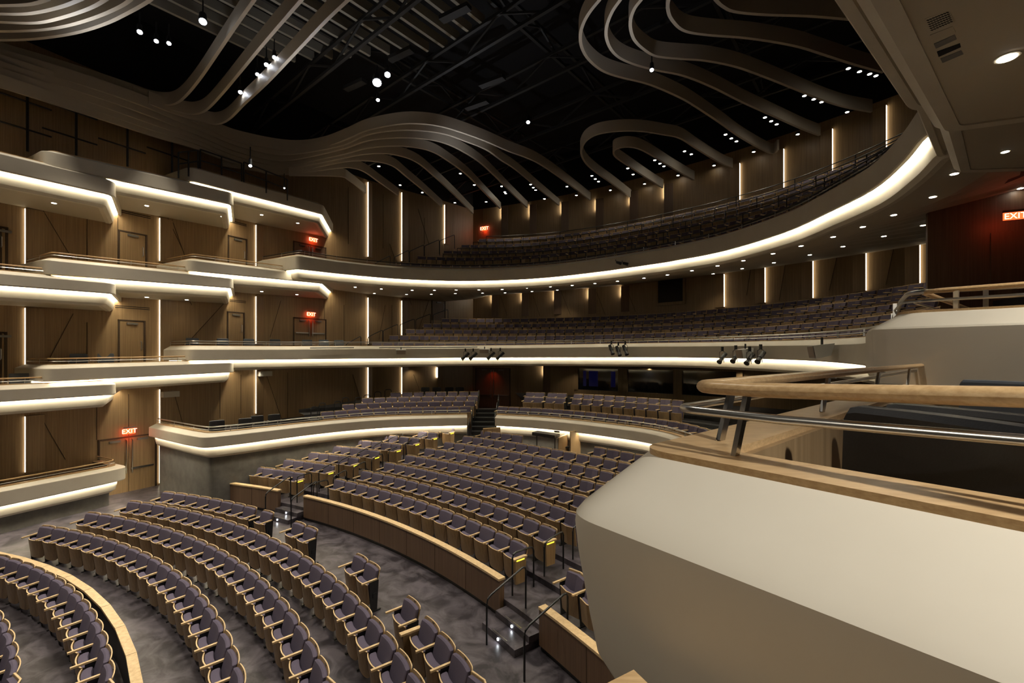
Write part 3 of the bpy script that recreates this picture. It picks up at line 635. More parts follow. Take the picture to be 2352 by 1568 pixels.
# stepped rails on the left of the balcony seating
for nm, fr, z0, dz, sts, h in (('middle', F2, 5.45, .42, [795, 845, 880, 918, 955, 995], .95), ('upper', F3, 9.9, .62, [862, 905, 940, 975, 1010], .95)):
    for k, px in enumerate(sts):
        Q = offset(resample(fr, 120), .9 + 1.0 * k); Q2 = offset(resample(fr, 120), 1.8 + 1.0 * k)
        a, b = ray_poly(px, Q), ray_poly(px + 34, Q2)
        if a and b: urail(a[:2], b[:2], z0 + dz * (k - .5), z0 + dz * (k + .6), h, 'black sloping stair rail left of the %s balcony seats, %s up' % (nm, ORD[k]), r=.022, group='stair rails left of the %s balcony' % nm)
for k in range(5):                                   # row rails of the upper balcony
    Q = offset(resample(F3, 160), .62 + 1.0 * k); Q = [q for q in Q if ray_ok(q)] if False else Q
    Q = Q[34 + 3 * k:-2]; z = 9.95 + .62 * k + .84 if k else 10.62
    rr = empty('row_railing', (Q[0][0], Q[0][1], z - .9), 0, 'long black rail in front of upper balcony seat row, %s from the front' % ORD[k], 'railing', 'rails before the upper balcony rows')
    mb = MB(); mb.tube([(q[0], q[1], z) for q in Q], .02, 6); kids(rr, mb, 'top_rail', M['black'], True)
    mb = MB(); mb.tube([(q[0], q[1], z - .35) for q in Q], .012, 5); kids(rr, mb, 'mid_rail', M['black'], True)
    for q in Q[::8]: mb = MB(); mb.bar((q[0], q[1], z - .85), (q[0], q[1], z), .03, .03, (1, 0, 0)); kids(rr, mb, 'post', M['black'])
# box interiors: black guard frames on the left wall at top level
for k, (x0, y0, x1, y1) in enumerate([(410, 350, 455, 345), (460, 343, 555, 375), (560, 372, 660, 412)]):
    a = UY(x0, 17.6 + k * 1.2); b = UY(x1, 18.6 + k * 1.3); rr = empty('guard_rail', (*a, ZY(y0, a[1]) - 1), 0, 'black pipe guard rail above topmost left boxes, %s of three' % ORD[k], 'railing', 'pipe guard rails')
    for dz in (0, -.45): mb = MB(); mb.tube([(*a, ZY(y0, a[1]) + dz), (*b, ZY(y1, b[1]) + dz)], .03, 6); kids(rr, mb, 'rail', M['black'])
    for t in (0, .5, 1): x, y = a[0] + (b[0] - a[0]) * t, a[1] + (b[1] - a[1]) * t; z = ZY(y0, a[1]) * (1 - t) + ZY(y1, b[1]) * t; mb = MB(); mb.tube([(x, y, z - 1.0), (x, y, z)], .03, 6); kids(rr, mb, 'post', M['black'])
for k, px in enumerate((52, 163, 280, 382)):         # light trees behind the topmost boxes
    p = wall_pt(px, off=.5); z = ZY(340 + 60 * (px / 400), p[1]); rr = empty('lighting_ladder', (p[0], p[1], z), math.atan2(p[3], p[2]), 'dark pipe ladder against left wall, %s from the left' % ORD[k], 'lighting pipe', 'pipe ladders on the left wall')
    mb = MB(); mb.tube([(0, 0, 0), (0, 0, 2.1)], .04, 6); mb.build('pole', M['black'], rr)
    for q in (.75, 1.7): mb = MB(); mb.tube([(-.9, 0, q), (.6, 0, q)], .03, 6); mb.build('crossbar', M['black'], rr)
# ------------------------------------------------------------------ armchairs in boxes
def chair_meshes(m):
    d = {}
    d['back'] = sheet(.25, .42, .90, .04, .03, lambda x, z: .02 - .8 * x * x + (.9 - z) * -.12, .05, m, 'back', pillow=1)
    mb = MB(); mb.box(-.25, .25, -.45, .02, .40, .48); d['seat'] = mb.mesh('seat', m)
    for sx in (-1, 1):
        for sy in (-.42, .0): mb = MB(); mb.tube([(sx * .23, sy, 0), (sx * .23, sy, .42)], .014, 6); d['leg%d%d' % (sx, sy < -.1)] = mb.mesh('leg', M['steel'])
        mb = MB(); mb.tube([(sx * .27, .0, .45), (sx * .27, .0, .64), (sx * .27, -.3, .66)], .014, 6); d['arm%d' % sx] = mb.mesh('armrest', M['steel'])
    return d
CM = {'greyl': chair_meshes(M['greyl']), 'leather': chair_meshes(M['leather'])}
def box_chair(x, y, z, rz, kind, label, group):
    r = empty('box_chair', (x, y, z), rz, label, 'chair', group)
    for k, me in CM[kind].items():
        o = bpy.data.objects.new(me.name.split('.')[0], me); COL.objects.link(o); o.parent = r
rzL = math.radians(57)
for i, (px, y0, Y) in enumerate([(180, 812, 16.9), (242, 811, 17.8), (309, 811, 18.9), (374, 811, 20)]): x, y = UY(px, Y); box_chair(x, y, ZY(y0, y) - .9, rzL, 'greyl', 'dark grey chair in the left box on the second level, %s from the left' % ORD[i], 'chairs in second level left box')
x, y = UY(45, 14.9); box_chair(x, y, ZY(857, y) - .9, rzL, 'greyl', 'dark grey chair in the lowest visible second level box at far left', 'chairs in second level left box')
for i, (px, y0, Y) in enumerate([(441, 776, 20.2), (511, 777, 21), (571, 778, 22), (631, 779, 23), (705, 780, 23.8), (743, 780, 24.2), (778, 781, 24.6)]): x, y = UY(px, Y); box_chair(x, y, ZY(y0, y) - .9, rzL * (1 - i * .06), 'greyl', 'grey chair behind left end of the middle balcony front, %s from the left' % ORD[i], 'chairs at left of middle balcony')
for i, (px, y0, Y) in enumerate([(498, 965, 17.2), (563, 960, 18.6), (590, 954, 19.6), (629, 951, 20.4)]): x, y = UY(px, Y); box_chair(x, y, ZY(y0, y) - .9, math.radians(40), 'leather', 'black chair at the left end of the low parterre, %s from the left' % ORD[i], 'black chairs on the parterre left end')
for i, px in enumerate((977, 1003, 1032, 1056)): x, y = UY(px, 27.2); box_chair(x, y, ZY(889, y) - .9, .1, 'leather', 'black chair behind the last parterre row left of the stairs, %s' % ORD[i], 'black chairs at the parterre rear')
# ------------------------------------------------------------------ ceiling ribbons
def zs(pts, x0, z0=0, y0=0): return [(x0 + a / 2.936, b / 2.936) for a, b in pts]
def ribbon(pp, zf, label, h=.5, closed=False):
    P = [];
    for i, (px, py) in enumerate(pp):
        z = zf(px) if callable(zf) else zf; x, y = U(px, py, z); P.append((x, y, z))
    P = catmull(P, 5); A, B = offset(P, -.05), offset(P, .05); mb = MB()
    mb.loft([[(a[0], a[1], a[2]), (b[0], b[1], b[2]), (b[0], b[1], b[2] + h), (a[0], a[1], a[2] + h)] for a, b in zip(A, B)], True)
    o = mb.build('ceiling_ribbon', M['ribbon'], None, True); tag(o, label, 'ceiling ribbon', 'curved ceiling ribbons'); return o
def zl(i): return lambda px: 15.55 - i * (.26 + (.09 - .26) * min(1, max(0, px / 1000)))
Z1 = lambda p: zs(p, 0); Z2 = lambda p: zs(p, 776); Z3 = lambda p: zs(p, 1552)
ribbon(Z1([(-400, 250), (0, 385), (300, 470), (600, 560), (880, 650), (1000, 690), (1100, 708), (1180, 700), (1250, 650), (1350, 530), (1500, 310), (1650, 90), (1760, -60)]), 15.7, 'pale ribbon from the left edge bending up, leftmost of three diagonals')
ribbon(Z1([(900, 668), (1100, 725), (1250, 765), (1330, 768), (1400, 735), (1500, 630), (1650, 450), (1800, 270), (2034, 0), (2090, -60)]), 15.6, 'pale ribbon, middle of the three diagonals at upper left')
ribbon(Z1([(1000, 700), (1200, 775), (1400, 830), (1480, 835), (1550, 800), (1650, 700), (1800, 560), (2000, 350), (2200, 140), (2349, 0), (2410, -60)]), 15.5, 'pale ribbon, rightmost of the three diagonals at upper left')
ribbon(Z1([(1300, 815), (1500, 920), (1700, 975), (1900, 1010), (2050, 1015), (2200, 990), (2349, 935)]) + Z2([(200, 880), (400, 840), (550, 835), (700, 855), (850, 900), (1000, 955), (1150, 1020), (1330, 1090), (1500, 1200), (1700, 1350)]), zl(0), 'topmost wide wavy ribbon arching across the centre left')
LOW = [([(-300, 330), (0, 415), (600, 590), (1000, 730), (1300, 860), (1600, 985), (1900, 1045)], [(0, 990), (200, 910), (400, 880), (560, 882), (720, 905), (850, 950), (1000, 1010), (1100, 1080), (1200, 1145), (1350, 1270), (1490, 1385)]),
       ([(-300, 370), (0, 455), (600, 640), (1000, 780), (1300, 900), (1600, 1025), (1900, 1085)], [(0, 1015), (200, 950), (400, 930), (560, 935), (700, 960), (820, 1010), (950, 1090), (1050, 1180), (1150, 1280), (1275, 1400)]),
       ([(-300, 415), (0, 500), (600, 690), (1000, 830), (1300, 935), (1600, 1055), (1900, 1120)], [(0, 1050), (200, 1000), (380, 985), (520, 995), (640, 1025), (750, 1090), (870, 1180), (980, 1290), (1095, 1408)]),
       ([(-300, 460), (0, 545), (600, 735), (1000, 870), (1300, 965), (1600, 1085), (1900, 1140)], [(0, 1075), (150, 1045), (300, 1035), (430, 1055), (540, 1100), (650, 1190), (780, 1310), (910, 1440)]),
       ([(-300, 505), (0, 590), (600, 780), (1000, 910), (1300, 1000), (1600, 1110), (1900, 1165)], [(0, 1100), (120, 1085), (250, 1090), (370, 1120), (460, 1190), (570, 1280), (700, 1395)]),
       ([(1500, 1120), (1700, 1150), (1900, 1180)], [(0, 1135), (100, 1135), (180, 1160), (280, 1230), (405, 1318)]),
       ([(1950, 1185)], [(0, 1190), (80, 1220), (185, 1303)])]
for i, (a, b) in enumerate(LOW): ribbon(Z1(a) + Z2(b), zl(i + 1), 'wavy ceiling ribbon running left to the rear wall, %s below the topmost wide one' % ORD[i], h=.42)
ribbon(Z2([(1830, -80), (1765, 0), (1700, 80), (1655, 160), (1635, 240), (1645, 320), (1690, 400), (1780, 475), (1900, 520), (2100, 570), (2310, 660)]) + Z3([(150, 730), (300, 830), (450, 935), (640, 1035), (690, 1010)]), 15.6, 'outermost curling ribbon at top centre right sweeping to the rear wall')
ribbon(Z2([(1965, -80), (1905, 0), (1850, 80), (1815, 170), (1810, 250), (1840, 330), (1900, 390), (2000, 435), (2150, 475), (2330, 512)]) + Z3([(250, 590), (450, 690), (650, 780), (850, 870), (970, 915)]), 15.6, 'second curling ribbon from the left at top right')
ribbon(Z2([(2110, -80), (2045, 0), (2000, 60), (1975, 130), (1975, 200), (2000, 270), (2060, 330), (2150, 380), (2320, 398)]) + Z3([(200, 410), (400, 450), (600, 520), (800, 600), (1000, 680), (1150, 725), (1320, 757)]), 15.6, 'third curling ribbon from the left at top right')
ribbon(Z2([(2250, -80), (2230, 0), (2225, 60), (2250, 130), (2330, 205)]) + Z3([(200, 235), (500, 260), (800, 310), (1000, 370), (1200, 435), (1400, 490)]), 15.6, 'fourth curling ribbon from the left at top right')
ribbon(Z3([(230, -60), (270, 0), (320, 45), (400, 80), (600, 100), (900, 110), (1200, 135)]), 15.6, 'ribbon cut by the top edge beside the cream soffit')
ribbon(Z2([(1980, 1335), (1950, 1315), (1850, 1240), (1750, 1170), (1680, 1110), (1645, 1050), (1645, 1000), (1680, 945), (1760, 905), (1900, 885), (2050, 887), (2200, 910), (2310, 935)]) + Z3([(150, 1010), (300, 1100), (380, 1133)]), 15.5, 'large U shaped ribbon loop above the rear wall')
ribbon(Z2([(2190, 1268), (2080, 1200), (1960, 1120), (1880, 1065), (1860, 1030), (1880, 1005), (1950, 992), (2030, 1005), (2120, 1050), (2250, 1130), (2400, 1215)]), 15.4, 'small U shaped ribbon loop inside the larger one')
sil = [[(-200, 262), (0, 272), (250, 262), (500, 225), (700, 165), (850, 95), (1000, 10), (1080, -60)], [(-200, 205), (0, 212), (250, 205), (450, 175), (650, 115), (820, 40), (900, -20)], [(-200, 140), (0, 150), (250, 155), (450, 110), (620, 50), (740, -20)], [(-200, 85), (0, 95), (200, 92), (400, 50), (560, -10)], [(-200, 30), (0, 38), (200, 30), (330, -5)]]
for i, p in enumerate(sil): ribbon(Z1(p), 15.3 - .22 * i, 'silvery curved ribbon in the top left corner, %s from the bottom' % ORD[i], h=.55)
# ------------------------------------------------------------------ grid steelwork and pale slats
def alongax(al, pe): return C0[0] + al * ax[0] + pe * an[0], C0[1] + al * ax[1] + pe * an[1]
for i in range(13):
    pe = -9 + i * .68; a0 = 22; a1 = min(26.6, 22.6 + i * .45)
    mb = MB(); mb.bar((*alongax(a0 - 5, pe), 18.0), (*alongax(a1, pe), 18.0), .12, .35); o = mb.build('ceiling_slat', M['slat']); tag(o, 'long pale slat high in the dark ceiling, %s from the left' % ORD[i], 'ceiling slat', 'parallel pale slats at top centre')
def truss(al, z, p0, p1, label, across=True, h=.9):
    r = empty('roof_truss', (*alongax(al, p0), z), 0, label, 'truss'); n = 14
    P = [alongax(al, p0 + (p1 - p0) * k / n) if across else alongax(p0 + (p1 - p0) * k / n, al) for k in range(n + 1)]
    for dz in (0, h): mb = MB(); mb.bar((*P[0], z + dz), (*P[-1], z + dz), .12, .12); kids(r, mb, 'chord', M['truss'])
    for k in range(n): mb = MB(); mb.bar((*P[k], z + (h if k % 2 else 0)), (*P[k + 1], z + (0 if k % 2 else h)), .07, .07); kids(r, mb, 'brace', M['truss'])
for i, al in enumerate((23.5, 26.5, 29.5, 33, 36.5)): truss(al, 16.9, -14, 14, 'dark steel truss crossing the black ceiling, %s from the stage' % ORD[i])
for i, pe in enumerate((-6, 0, 6)): truss(pe, 18.0, 18, 40, 'dark lengthwise roof truss above the cross trusses, %s' % ['left', 'centre', 'right'][i], False, .7)
for i, (px, py, z) in enumerate([(1045, 30, 17), (920, 125, 17), (815, 195, 17), (1095, 240, 16.6), (1130, 187, 16.8)]):
    x, y = U(px, py, z); mb = MB(); mb.bar((*alongax_(x, y, -.55), z), (*alongax_(x, y, .55), z), .3, .12) if False else mb.bar((x - .5, y + .3, z), (x + .5, y - .3, z), .28, .14)
    o = mb.build('ceiling_baffle', M['truss']); tag(o, 'small grey slotted fixture in the dark ceiling, %s from the left' % ['third', 'second', 'first', 'fourth', 'fifth'][i], 'light fixture')
# ------------------------------------------------------------------ stage lamps hung in the ceiling
def hung_lamp(px, py, z, r, label, aim=(0, 0, -1), m='spot', group='lit lamps hung in the dark ceiling', power=0):
    x, y = U(px, py, z); c = Vector((x, y, z)); d = Vector(aim).normalized(); rt = empty('ceiling_spotlight', c, 0, label, 'spotlight', group)
    mb = MB(); mb.cyl(c - d * .35, c - d * .01, r * 1.0, 12, r * 1.25); kids(rt, mb, 'housing', M['black'], True)
    mb = MB(); mb.cyl(c - d * .02, c, r, 12); kids(rt, mb, 'lens', M[m])
    mb = MB(); mb.tube([c - d * .25, c - d * .25 + Vector((0, 0, .5))], .02, 6); kids(rt, mb, 'hanger', M['black'])
LP = [(866, 190, 15.6, .15), (890, 172, 15.8, .10), (868, 230, 15.3, .06), (466, 50, 15.8, .10), (321, 74, 15.8, .07), (359, 95, 15.8, .06), (388, 100, 15.8, .06), (630, 132, 16, .06), (612, 149, 16, .07), (591, 171, 16, .06), (552, 212, 15.9, .07), (1213, 281, 15.2, .07), (1497, 161, 15.2, .06), (575, 381, 12.2, .05), (653, 432, 13, .03)]
for i, (px, py, z, r) in enumerate(LP): hung_lamp(px, py, z, r, 'white lit stage lamp in the dark ceiling, %s from left to right order' % ORD[sorted(range(len(LP)), key=lambda q: LP[q][0]).index(i)], aim=(Vector((0, 0, EYE)) - Vector((*U(px, py, z), z))) * .25 + Vector((0, 0, -6)))
dots = Z2([(276, 1120), (420, 1247), (569, 1297), (789, 1366), (1000, 1360), (920, 1246), (826, 1169), (1104, 1255), (1126, 1294), (1132, 1304), (1300, 1243), (1318, 1264), (1334, 1281), (1393, 1340), (1545, 1257), (1609, 1316), (1713, 1184), (1736, 1206), (1758, 1223), (1838, 1282), (1955, 1134), (1991, 1175), (2068, 1239), (2137, 1079), (2172, 1102), (2199, 1120), (2294, 1182), (2338, 1019)]) \
     + Z3([(105, 1039), (15, 1182), (258, 1115), (336, 906), (375, 932), (410, 952), (526, 1023), (602, 791), (644, 816), (681, 837), (823, 905), (868, 645), (931, 668), (984, 687), (1156, 755), (1164, 461), (1239, 482), (1308, 498), (1350, 510)])
big = {(920, 1246), (1104, 1255), (1300, 1243), (1713, 1184), (1955, 1134), (2137, 1079)}
lensm = {}
def disc(r, m, key):
    if key not in lensm:
        mb = MB(); mb.lathe((0, 0, 0), [(r, -.012), (r, 0)], 12); a = mb.mesh('lens', m)
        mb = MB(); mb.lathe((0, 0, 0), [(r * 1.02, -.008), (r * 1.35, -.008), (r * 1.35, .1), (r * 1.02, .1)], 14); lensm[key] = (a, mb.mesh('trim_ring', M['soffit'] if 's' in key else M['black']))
    return lensm[key]
def spot(x, y, z, e, ang=1.9, col=(1, .86, .62), blend=.9, aim=None, name='downlight_beam', r=.06):
    l = bpy.data.lights.new(name, 'SPOT'); l.energy = e; l.spot_size = ang; l.spot_blend = blend; l.color = col; l.shadow_soft_size = r
    o = bpy.data.objects.new(name, l); COL.objects.link(o); o.location = (x, y, z)
    if aim: o.rotation_euler = (Vector(aim) - Vector((x, y, z))).to_track_quat('-Z', 'Y').to_euler()
    return o
def downlight(x, y, z, key, r, m, label, group):
    e = empty('downlight', (x, y, z), 0, label, 'downlight', group)
    for me in disc(r, m, key): o = bpy.data.objects.new(me.name.split('.')[0], me); COL.objects.link(o); o.parent = e
for i, (px, py) in enumerate(dots):
    x, y = U(px, py, 16.0)
    if i % 4 == 0: spot(x, y, 15.9, 170, 1.5)
    downlight(x, y, 16.0, 'c', .075 if y > 25 else .07, M['lamp'], 'small white point of light in the black ceiling above upper balcony', 'ceiling points of light')
# ------------------------------------------------------------------ downlights set in the soffits (placed on the built surface)
sv, sf = [], []
for v, f in zip(soffits, soffits_f):
    o = len(sv); sv += [Vector(p) for p in v]; sf += [tuple(i + o for i in q) for q in f]
bvh = BVHTree.FromPolygons(sv, sf)
def hit(px, py):
    d = Vector(((px - CX) / F, 1, -(py - YH) / F)).normalized(); h = bvh.ray_cast(Vector((0, 0, EYE)), d); return h[0]
sd = [(776 + a / 2.936, 500 + b / 2.936) for a, b in [(117, 467), (293, 479), (200, 517), (246, 509), (359, 534), (463, 516), (501, 488), (651, 488), (630, 515), (798, 486), (792, 510), (951, 485), (976, 507), (1108, 482), (1128, 505), (1274, 473), (1309, 496), (1432, 464), (1480, 487), (1580, 455), (1641, 477), (1733, 442), (1808, 464), (1885, 427), (1972, 450), (2064, 406), (2164, 429), (2223, 384)]]
sd += [(1552 + a / 2.936, 500 + b / 2.936) for a, b in [(58, 406), (109, 356), (252, 377), (282, 323), (448, 342), (456, 288), (662, 302), (657, 241), (904, 249), (845, 189), (1128, 193), (1062, 128), (1404, 123), (1262, 60), (1667, 50)]]
sd += [(1552 + a / 2.936, b / 2.936) for a, b in [(1470, 1448), (1954, 1424), (1734, 1326), (2327, 1268), (1879, 1170), (2222, 1021)]]
nsp = 0
for i, (px, py) in enumerate(sd):
    h = hit(px, py)
    if h is None: continue
    near_ = h.length and h.y < 9
    downlight(h.x, h.y, h.z, 's2' if near_ else 's', .045 if near_ else .065, M['lamp'], 'small round downlight glowing in the cream soffit under upper balcony', 'soffit downlights under the upper balcony')
    if i % 3 == 0: spot(h.x, h.y, h.z - .05, 60)
for i, (px, py, w) in enumerate([(2313, 131, .075)]):
    h = hit(px, py)
    if h: downlight(h.x, h.y, h.z, 's3', .06, M['lamp'], 'largest oval downlight in the cream soffit at top right', None)
for px, py, lab in [(124, 466, 'under the topmost left box, first'), (232, 472, 'under the topmost left box, second'), (337, 472, 'under the topmost left box, third'), (511, 497, 'on the small wedge soffit'), (601, 493, 'right of the small wedge soffit'), (684, 512, 'left of the top left exit sign'),
                    (337, 682, 'under the second box soffit'), (118, 709, 'under the leftmost third level box'), (429, 688, 'right part of third level box soffit'), (515, 682, 'beside the lit notch'), (601, 669, 'above second level doors'), (682, 676, 'left of second level exit sign'), (732, 667, 'on the lit wedge end')]:
    h = hit(px, py)
    if h: downlight(h.x, h.y, h.z, 's', .06, M['lamp'], 'round downlight in left box soffit, %s' % lab, None); spot(h.x, h.y, h.z - .05, 16)
# grilles and panels in the large soffit at top right
def soffit_panel(pts, name, label, m, cat):
    hs = [hit(*p) for p in pts]
    if any(h is None for h in hs): return
    z = sum(h.z for h in hs) / 4 - .006; mb = MB(); mb.add([(*h.xy, z) for h in hs] + [(*h.xy, z + .02) for h in hs], [(0, 1, 2, 3), (7, 6, 5, 4)] + [(i, (i + 1) % 4, 4 + (i + 1) % 4, 4 + i) for i in range(4)])
    r = empty(name, (hs[0].x, hs[0].y, z), 0, label, cat); kids(r, mb, 'plate', M[m]); return r, hs, z
q = soffit_panel([(2002, 0), (2016, 0), (2149, 233), (2141, 236)], 'slot_diffuser', 'long dark slotted air diffuser running across the cream soffit', 'dark', 'air vent')
for pts, lab, m in [([(2124, 43), (2180, 22), (2192, 48), (2137, 71)], 'perforated square speaker grille in soffit', 'soffit'), ([(2136, 80), (2188, 60), (2195, 72), (2143, 91)], 'small soffit access plate below the grille', 'soffit'),
                    ([(2145, 100), (2193, 79), (2197, 89), (2150, 109)], 'upper metal trimmed soffit slot light', 'closer'), ([(2152, 118), (2205, 99), (2207, 107), (2156, 128)], 'black rectangular slot in soffit', 'dark'), ([(2160, 134), (2208, 115), (2213, 123), (2165, 142)], 'lower metal trimmed soffit slot light', 'closer')]:
    q = soffit_panel(pts, 'soffit_fitting', lab, m, 'ceiling fitting')
    if q and 'perforated' in lab:
        r, hs, z = q
        for a in range(6):
            for b in range(8):
                u, v = .14 + a * .145, .1 + b * .115; p = [hs[0].lerp(hs[1], v).lerp(hs[3].lerp(hs[2], v), u + d) for d in (0,)][0]
                mb = MB(); mb.box(p.x - .008, p.x + .008, p.y - .003, p.y + .003, z - .003, z); kids(r, mb, 'hole', M['dark'])
# ------------------------------------------------------------------ lights and speakers clamped to the middle balcony
def clamp_pt(px, out=.30, fr=F2):
    p = ray_poly(px, offset(resample(fr, 200), -out)); return p
def stage_light(px, py, label, tilt=(-.5, -.35), group='black stage lights on the middle balcony front'):
    p = clamp_pt(px); z = ZY(py, p[1]); d = Vector((*tilt, -.45)).normalized(); r = empty('stage_light', (p[0], p[1], z), 0, label, 'stage light', group); s = p[1] / 14; c = Vector((p[0], p[1], z)); L = .26 
    mb = MB(); mb.cyl(c - d * L, c + d * .05, .075, 12); mb.cyl(c + d * .05, c + d * L, .06, 12, .095); kids(r, mb, 'barrel', M['black'], True)
    for w in (-.1, .1): mb = MB(); mb.tube([c + Vector((w, 0, -.03)), c + Vector((w, 0, .22)), c + Vector((0, 0, .27))], .012, 5); kids(r, mb, 'yoke', M['black'])
    mb = MB(); mb.box(p[0] - .035, p[0] + .035, p[1] - .04, p[1] + .04, z + .26, z + .42); kids(r, mb, 'clamp', M['black'])
    mb = MB(); mb.tube([c - d * .1 + Vector((0, 0, -.05)), c - d * .05 + Vector((.03, 0, -.2))], .012, 5); kids(r, mb, 'handle', M['black'])
for i, (px, py) in enumerate([(1069, 818), (1087, 818), (1128, 817), (1149, 817)]): stage_light(px, py, 'black stage light on the centre of the balcony front, %s of four' % ORD[i], (-.5, -.1))
for i, (px, py) in enumerate([(1659, 822), (1690, 820), (1722, 824), (1747, 820)]): stage_light(px, py, 'black stage light on the balcony front right part, %s of four' % ORD[i])
for i, (px, py) in enumerate([(1404, 803), (1420, 806), (1436, 804)]): stage_light(px, py, 'small grey moving light on the balcony front, %s of three' % ORD[i], (.1, -.3))
for i, (px, py) in enumerate([(1416, 602), (1431, 604)]):
    p = clamp_pt(px, .25, F3); z = ZY(py, p[1]); r = empty('stage_light', (p[0], p[1], z), 0, 'tiny black light on the upper balcony front, %s' % ['left', 'right'][i], 'stage light'); c = Vector((p[0], p[1], z)); mb = MB(); mb.cyl(c, c + Vector((.2, -.1, -.08)), .06, 10, .08); kids(r, mb, 'barrel', M['black']); mb = MB(); mb.tube([c, c + Vector((0, .2, .15))], .02, 5); kids(r, mb, 'yoke', M['black'])
def speaker(px, py, w, h, label, tilt=.25, rz=None):
    p = clamp_pt(px, .28); z = ZY(py, p[1]); r = empty('wall_speaker', (p[0], p[1], z), rz if rz is not None else math.atan2(p[3], p[2]) , label, 'loudspeaker')
    d = .2; mb = MB(); mb.add([(-w / 2, -d, -h / 2), (w / 2, -d, -h / 2), (w / 2, d * .6, -h * .3), (-w / 2, d * .6, -h * .3), (-w / 2, -d * 1.3, h * .35), (w / 2, -d * 1.3, h * .35), (w / 2, d, h / 2), (-w / 2, d, h / 2)],
                              [(0, 3, 2, 1), (4, 5, 6, 7), (0, 1, 5, 4), (1, 2, 6, 5), (2, 3, 7, 6), (3, 0, 4, 7)]); mb.build('cabinet', M['white'], r)
    mb = MB(); mb.add([(-w * .45, -d - .02, -h * .44), (w * .45, -d - .02, -h * .44), (w * .45, -d * 1.3 - .01, h * .3), (-w * .45, -d * 1.3 - .01, h * .3)], [(0, 1, 2, 3)]); mb.build('grille', M['grille'], r)
    mb = MB(); mb.tube([(0, 0, h * .4), (0, 0, h * .9)], .03, 6); mb.build('bracket', M['black'], r)
speaker(921, 808, .5, .28, 'slim pale loudspeaker at left of the balcony front'); speaker(1113, 806, .52, .26, 'slim pale loudspeaker between two pairs of stage lights')
speaker(1712, 811, .36, .36, 'pale square loudspeaker among the right stage lights'); speaker(1888, 806, .42, .38, 'large pale angled loudspeaker at right end of the balcony front')
for k, (a, b, py, fr) in enumerate([(708, 818, 799, F2), (869, 1100, 800, F2), (885, 1110, 611, F3), (1110, 1500, 600, F3)]):
    Q = offset(resample(fr, 200), -.16); Q = [q for q in Q if q[1] > 0 and a < CX + F * q[0] / q[1] < b]
    mb = MB(); mb.tube([(q[0], q[1], q[2] + (.06 if fr is F2 else .1)) for q in Q], .022, 6); o = mb.build('lighting_bar', M['closer' if fr is F3 else 'black'], None, True); tag(o, 'thin pipe along the %s balcony front, %s' % (('middle', 'left piece') if k == 0 else ('middle', 'central piece') if k == 1 else ('upper', 'left piece') if k == 2 else ('upper', 'right piece')), 'pipe')
for i, (px, py) in enumerate([(384, 905), (603, 858)]):
    p = wall_pt(px, off=.25); r = empty('wall_speaker', (p[0], p[1], ZY(py, p[1])), math.atan2(p[3], p[2]), 'small pale box speaker high on left wall %s' % ['beside the exit doors', 'above the parterre chairs'][i], 'loudspeaker'); mb = MB(); mb.box(-.3, .3, -.15, .15, -.12, .12); mb.build('cabinet', M['white'], r); mb = MB(); mb.box(-.03, .03, .1, .25, -.05, .05); mb.build('bracket', M['black'], r)
# ------------------------------------------------------------------ control position in front of the parterre
zc = PZ[7]
for nm, pts, lab in (('desk_screen', [(1310, 992), (1366, 983)], 'wooden screen panel right of the mixing desk'), ('desk_screen', [(1283, 1006), (1311, 1002)], 'low wooden panel in front of the mixing desk'), ('desk_screen', [(1110, 985), (1149, 980)], 'low sloping wooden panel beside the central stairs')):
    q = 1.3 if 'stairs' in lab else 0; a = UY(pts[0][0], 18.9 + q); b = UY(pts[1][0], 20.1 + q / 3); z = ZY(pts[0][1], a[1]); mb = MB(); mb.bar((*a, (zc + z) / 2), (*b, (zc + z) / 2), .05, z - zc); r = empty(nm, (*a, zc), 0, lab, 'screen'); kids(r, mb, 'panel', M['wood']); mb = MB(); mb.bar((*a, z + .015), (*b, z + .015), .08, .03); kids(r, mb, 'cap', M['edge'])
a, b = UY(1228, 19.6), UY(1280, 19.0); z = ZY(996, 19.4); r = empty('mixing_desk', (*a, zc), 0, 'black long mixing desk behind the last central seat row', 'mixing desk')
mb = MB(); mb.bar((*a, z), (*b, z - .03), .45, .14); kids(r, mb, 'console', M['black']); mb = MB(); c = UY(1273, 19.2); mb.bar((*c, z + .14), (c[0] + .22, c[1], z + .12), .2, .05); kids(r, mb, 'screen', M['truss'])
for t in (.1, .9): x, y = a[0] + (b[0] - a[0]) * t, a[1] + (b[1] - a[1]) * t; mb = MB(); mb.tube([(x, y, zc), (x, y, z)], .03, 6); kids(r, mb, 'leg', M['black'])
x, y = UY(1296, 19.9); z = ZY(996, y); r = empty('operator_chair', (x, y, zc), 0, 'black swivel chair behind the mixing desk', 'chair')
d = sheet(.19, -.13, .13, .05, .05, lambda x, z: 0, .06, M['black'], 'backrest', pillow=1); o = bpy.data.objects.new('backrest', d); COL.objects.link(o); o.parent = r; o.location.z = z - zc + .02
mb = MB(); mb.tube([(0, .02, z - zc - .5), (0, .02, z - zc)], .025, 6); mb.build('post', M['black'], r); mb = MB(); mb.lathe((0, -.2, z - zc - .55), [(.22, 0), (.22, .06)], 14); mb.build('seat', M['black'], r)
